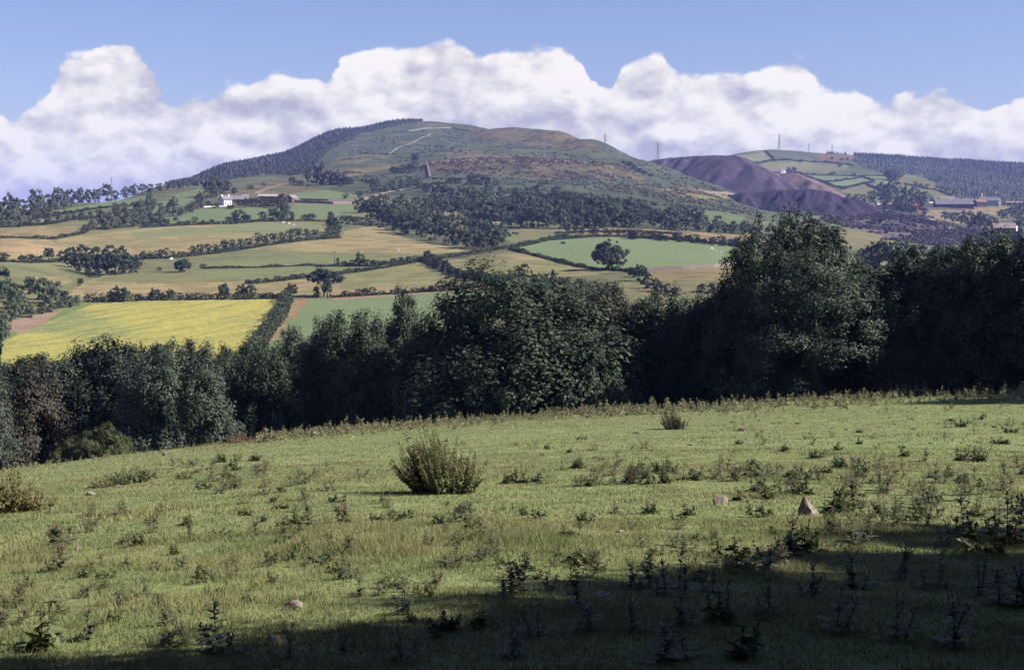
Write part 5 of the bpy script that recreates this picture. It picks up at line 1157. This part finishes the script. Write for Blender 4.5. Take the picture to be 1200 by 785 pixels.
# ------------------------------------------------------------------ haze
V_, F_ = box(-12500, 12500, -12500, 12500, -110, 275)
hz = mesh('haze', V_, [F_]); m_ = bpy.data.materials.new('haze_air'); m_.use_nodes = True; nt = m_.node_tree; nt.nodes.clear()
ou = nt.nodes.new('ShaderNodeOutputMaterial'); pv = nt.nodes.new('ShaderNodeVolumePrincipled')
pv.inputs['Color'].default_value = (.32, .40, 1.0, 1); pv.inputs['Density'].default_value = .000072; pv.inputs['Anisotropy'].default_value = .0
nt.links.new(pv.outputs[0], ou.inputs['Volume']); hz.data.materials.append(m_); tag(hz, kind='stuff')

# ------------------------------------------------------------------ light and sky
SUN_EL, SUN_AZ = radians(36), radians(98)
sd = bpy.data.lights.new('sun', 'SUN'); sd.energy = 5.0; sd.angle = radians(.5); sd.color = (1.0, .94, .84)
so = bpy.data.objects.new('sun', sd); C.objects.link(so)
from mathutils import Vector
dirv = Vector((math.sin(SUN_AZ) * math.cos(SUN_EL), math.cos(SUN_AZ) * math.cos(SUN_EL), math.sin(SUN_EL)))
so.rotation_euler = dirv.to_track_quat('Z', 'Y').to_euler()
wd = bpy.data.worlds.new('World'); scene.world = wd; wd.use_nodes = True; nt = wd.node_tree; nt.nodes.clear()
class W(N):
    def __init__(s, t): s.t = t
w_ = W(nt); out = w_.n('ShaderNodeOutputWorld')
sky = w_.n('ShaderNodeTexSky'); sky.sky_type = 'NISHITA'; sky.sun_disc = False; sky.sun_elevation = SUN_EL; sky.sun_rotation = SUN_AZ
sky.altitude = 200; sky.air_density = 1.0; sky.dust_density = .4; sky.ozone_density = 3.0
bg1 = w_.n('ShaderNodeBackground'); bg1.inputs[1].default_value = .05
w_.l(w_.mix(1., sky.outputs[0], (1.03, .93, 1.12), 'MULTIPLY'), bg1.inputs[0])
tc = w_.n('ShaderNodeTexCoord').outputs['Generated']; sep = w_.n('ShaderNodeSeparateXYZ'); w_.l(tc, sep.inputs[0])
az = w_.math('ARCTAN2', sep.outputs[0], sep.outputs[1]); el = w_.math('ARCSINE', sep.outputs[2])
# cumulus bank: its top edge by bearing, then billows
TOP = [(-260,120),(-160,90),(-60,130),(0,142),(30,128),(55,108),(72,74),(100,62),(140,58),(172,66),(186,100),(203,118),(220,106),(245,108),(275,98),(305,93),(335,90),(352,102),(378,104),(402,86),(430,62),(462,50),(500,48),(540,50),(562,66),(592,64),(630,58),(668,64),(690,92),(714,112),
       (730,84),(765,78),(786,94),(812,98),(850,92),(880,94),(925,80),(958,98),(985,104),(1012,101),(1040,113),(1090,113),(1128,124),(1150,136),(1175,128),(1200,118),(1300,90),(1400,130)]
A0, A1 = -.60, .60
fc = w_.n('ShaderNodeFloatCurve'); cv = fc.mapping.curves[0]
E0, E1 = 0.0, .16
pts = []
for px, py in TOP:
    a, te = az_te(px, py - (2 if 205 < px < 395 else (11 if px < 700 else 5))); pts.append(((a - A0) / (A1 - A0), (math.atan(te) - E0) / (E1 - E0)))
pts.sort(); pts = [(0., pts[0][1])] + [q for q in pts if 0 < q[0] < 1] + [(1., pts[-1][1])]
cv.points[0].location = pts[0]; cv.points[1].location = pts[-1]
for q in pts[1:-1]: cv.points.new(*q)
fc.mapping.update()
azw = w_.math('ADD', az, w_.math('MULTIPLY', w_.math('SUBTRACT', w_.noise(60, 5, .6, tc), .5), .012))
w_.l(w_.math('MULTIPLY_ADD', azw, 1 / (A1 - A0), -A0 / (A1 - A0)), fc.inputs['Value'])
topel = w_.math('MULTIPLY_ADD', fc.outputs[0], E1 - E0, E0)
def billow(vec):
    wn = w_.noise(26, 5, .6, vec, 'Color'); wv = w_.n('ShaderNodeVectorMath', operation='SUBTRACT'); w_.l(wn, wv.inputs[0]); wv.inputs[1].default_value = (.5, .5, .5)
    ws = w_.n('ShaderNodeVectorMath', operation='SCALE'); w_.l(wv.outputs[0], ws.inputs[0]); ws.inputs['Scale'].default_value = .022
    ad = w_.n('ShaderNodeVectorMath', operation='ADD'); w_.l(vec, ad.inputs[0]); w_.l(ws.outputs[0], ad.inputs[1])
    tot = None
    for sc, wt in ((16, .62), (40, .26), (95, .10)):
        v = w_.n('ShaderNodeTexVoronoi', feature='SMOOTH_F1'); v.inputs['Scale'].default_value = sc; v.inputs['Smoothness'].default_value = .6; w_.l(ad.outputs[0], v.inputs['Vector'])
        t_ = w_.math('MULTIPLY', w_.math('SUBTRACT', 1, v.outputs['Distance']), wt); tot = t_ if tot is None else w_.math('ADD', tot, t_)
    fb = w_.noise(34, 10, .64, vec); return w_.math('ADD', tot, w_.math('MULTIPLY', fb, .55))
mpw = w_.n('ShaderNodeMapping'); mpw.inputs['Scale'].default_value = (1, 1, 1.6); w_.l(tc, mpw.inputs['Vector']); vec = mpw.outputs[0]
of = w_.n('ShaderNodeVectorMath', operation='ADD'); w_.l(vec, of.inputs[0]); of.inputs[1].default_value = (.0070, 0, .0120)
b0 = billow(vec); b1 = billow(of.outputs[0])
edge = w_.math('MULTIPLY', w_.math('SUBTRACT', topel, el), 1 / .011)
dens = w_.math('ADD', edge, w_.math('MULTIPLY', w_.math('SUBTRACT', b0, .80), 3.4))
soft = w_.noise(9, 3, .5, tc)
alpha = w_.n('ShaderNodeMapRange'); alpha.interpolation_type = 'SMOOTHSTEP'; w_.l(dens, alpha.inputs[0]); alpha.inputs[1].default_value = -.15; w_.l(w_.math('MULTIPLY_ADD', soft, .7, -.05), alpha.inputs[2])
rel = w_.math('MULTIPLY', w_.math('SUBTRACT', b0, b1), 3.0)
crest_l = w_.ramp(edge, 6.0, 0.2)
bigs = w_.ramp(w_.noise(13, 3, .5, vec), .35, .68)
lit = w_.math('ADD', w_.math('ADD', w_.math('MULTIPLY', crest_l, .36), .44), w_.math('ADD', rel, w_.math('MULTIPLY', w_.math('SUBTRACT', bigs, .5), .40)), clamp=True)  # sunlit and shaded sides of the billows painted into the cloud colour
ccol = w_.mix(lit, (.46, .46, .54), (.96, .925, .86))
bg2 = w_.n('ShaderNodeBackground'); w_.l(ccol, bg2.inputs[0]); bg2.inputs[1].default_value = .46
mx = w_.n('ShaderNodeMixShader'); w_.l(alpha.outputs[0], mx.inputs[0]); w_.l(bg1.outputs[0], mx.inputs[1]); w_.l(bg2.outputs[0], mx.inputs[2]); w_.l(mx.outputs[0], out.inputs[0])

# ------------------------------------------------------------------ camera and view
cd = bpy.data.cameras.new('camera'); cam = bpy.data.objects.new('camera', cd); C.objects.link(cam)
cam.location = (0, 0, CAMZ); cam.rotation_euler = (pi/2 - PITCH, 0, 0); cd.sensor_width = 36; cd.lens = F_PX * 36 / 1200; cd.clip_end = 30000; cd.clip_start = .1
scene.camera = cam
vs = scene.view_settings; vs.view_transform = 'Standard'; vs.look = 'None'; vs.exposure = 1.24; vs.gamma = 1
scene.cycles.max_bounces = 5; scene.cycles.diffuse_bounces = 1; scene.cycles.transparent_max_bounces = 4; scene.cycles.volume_bounces = 0
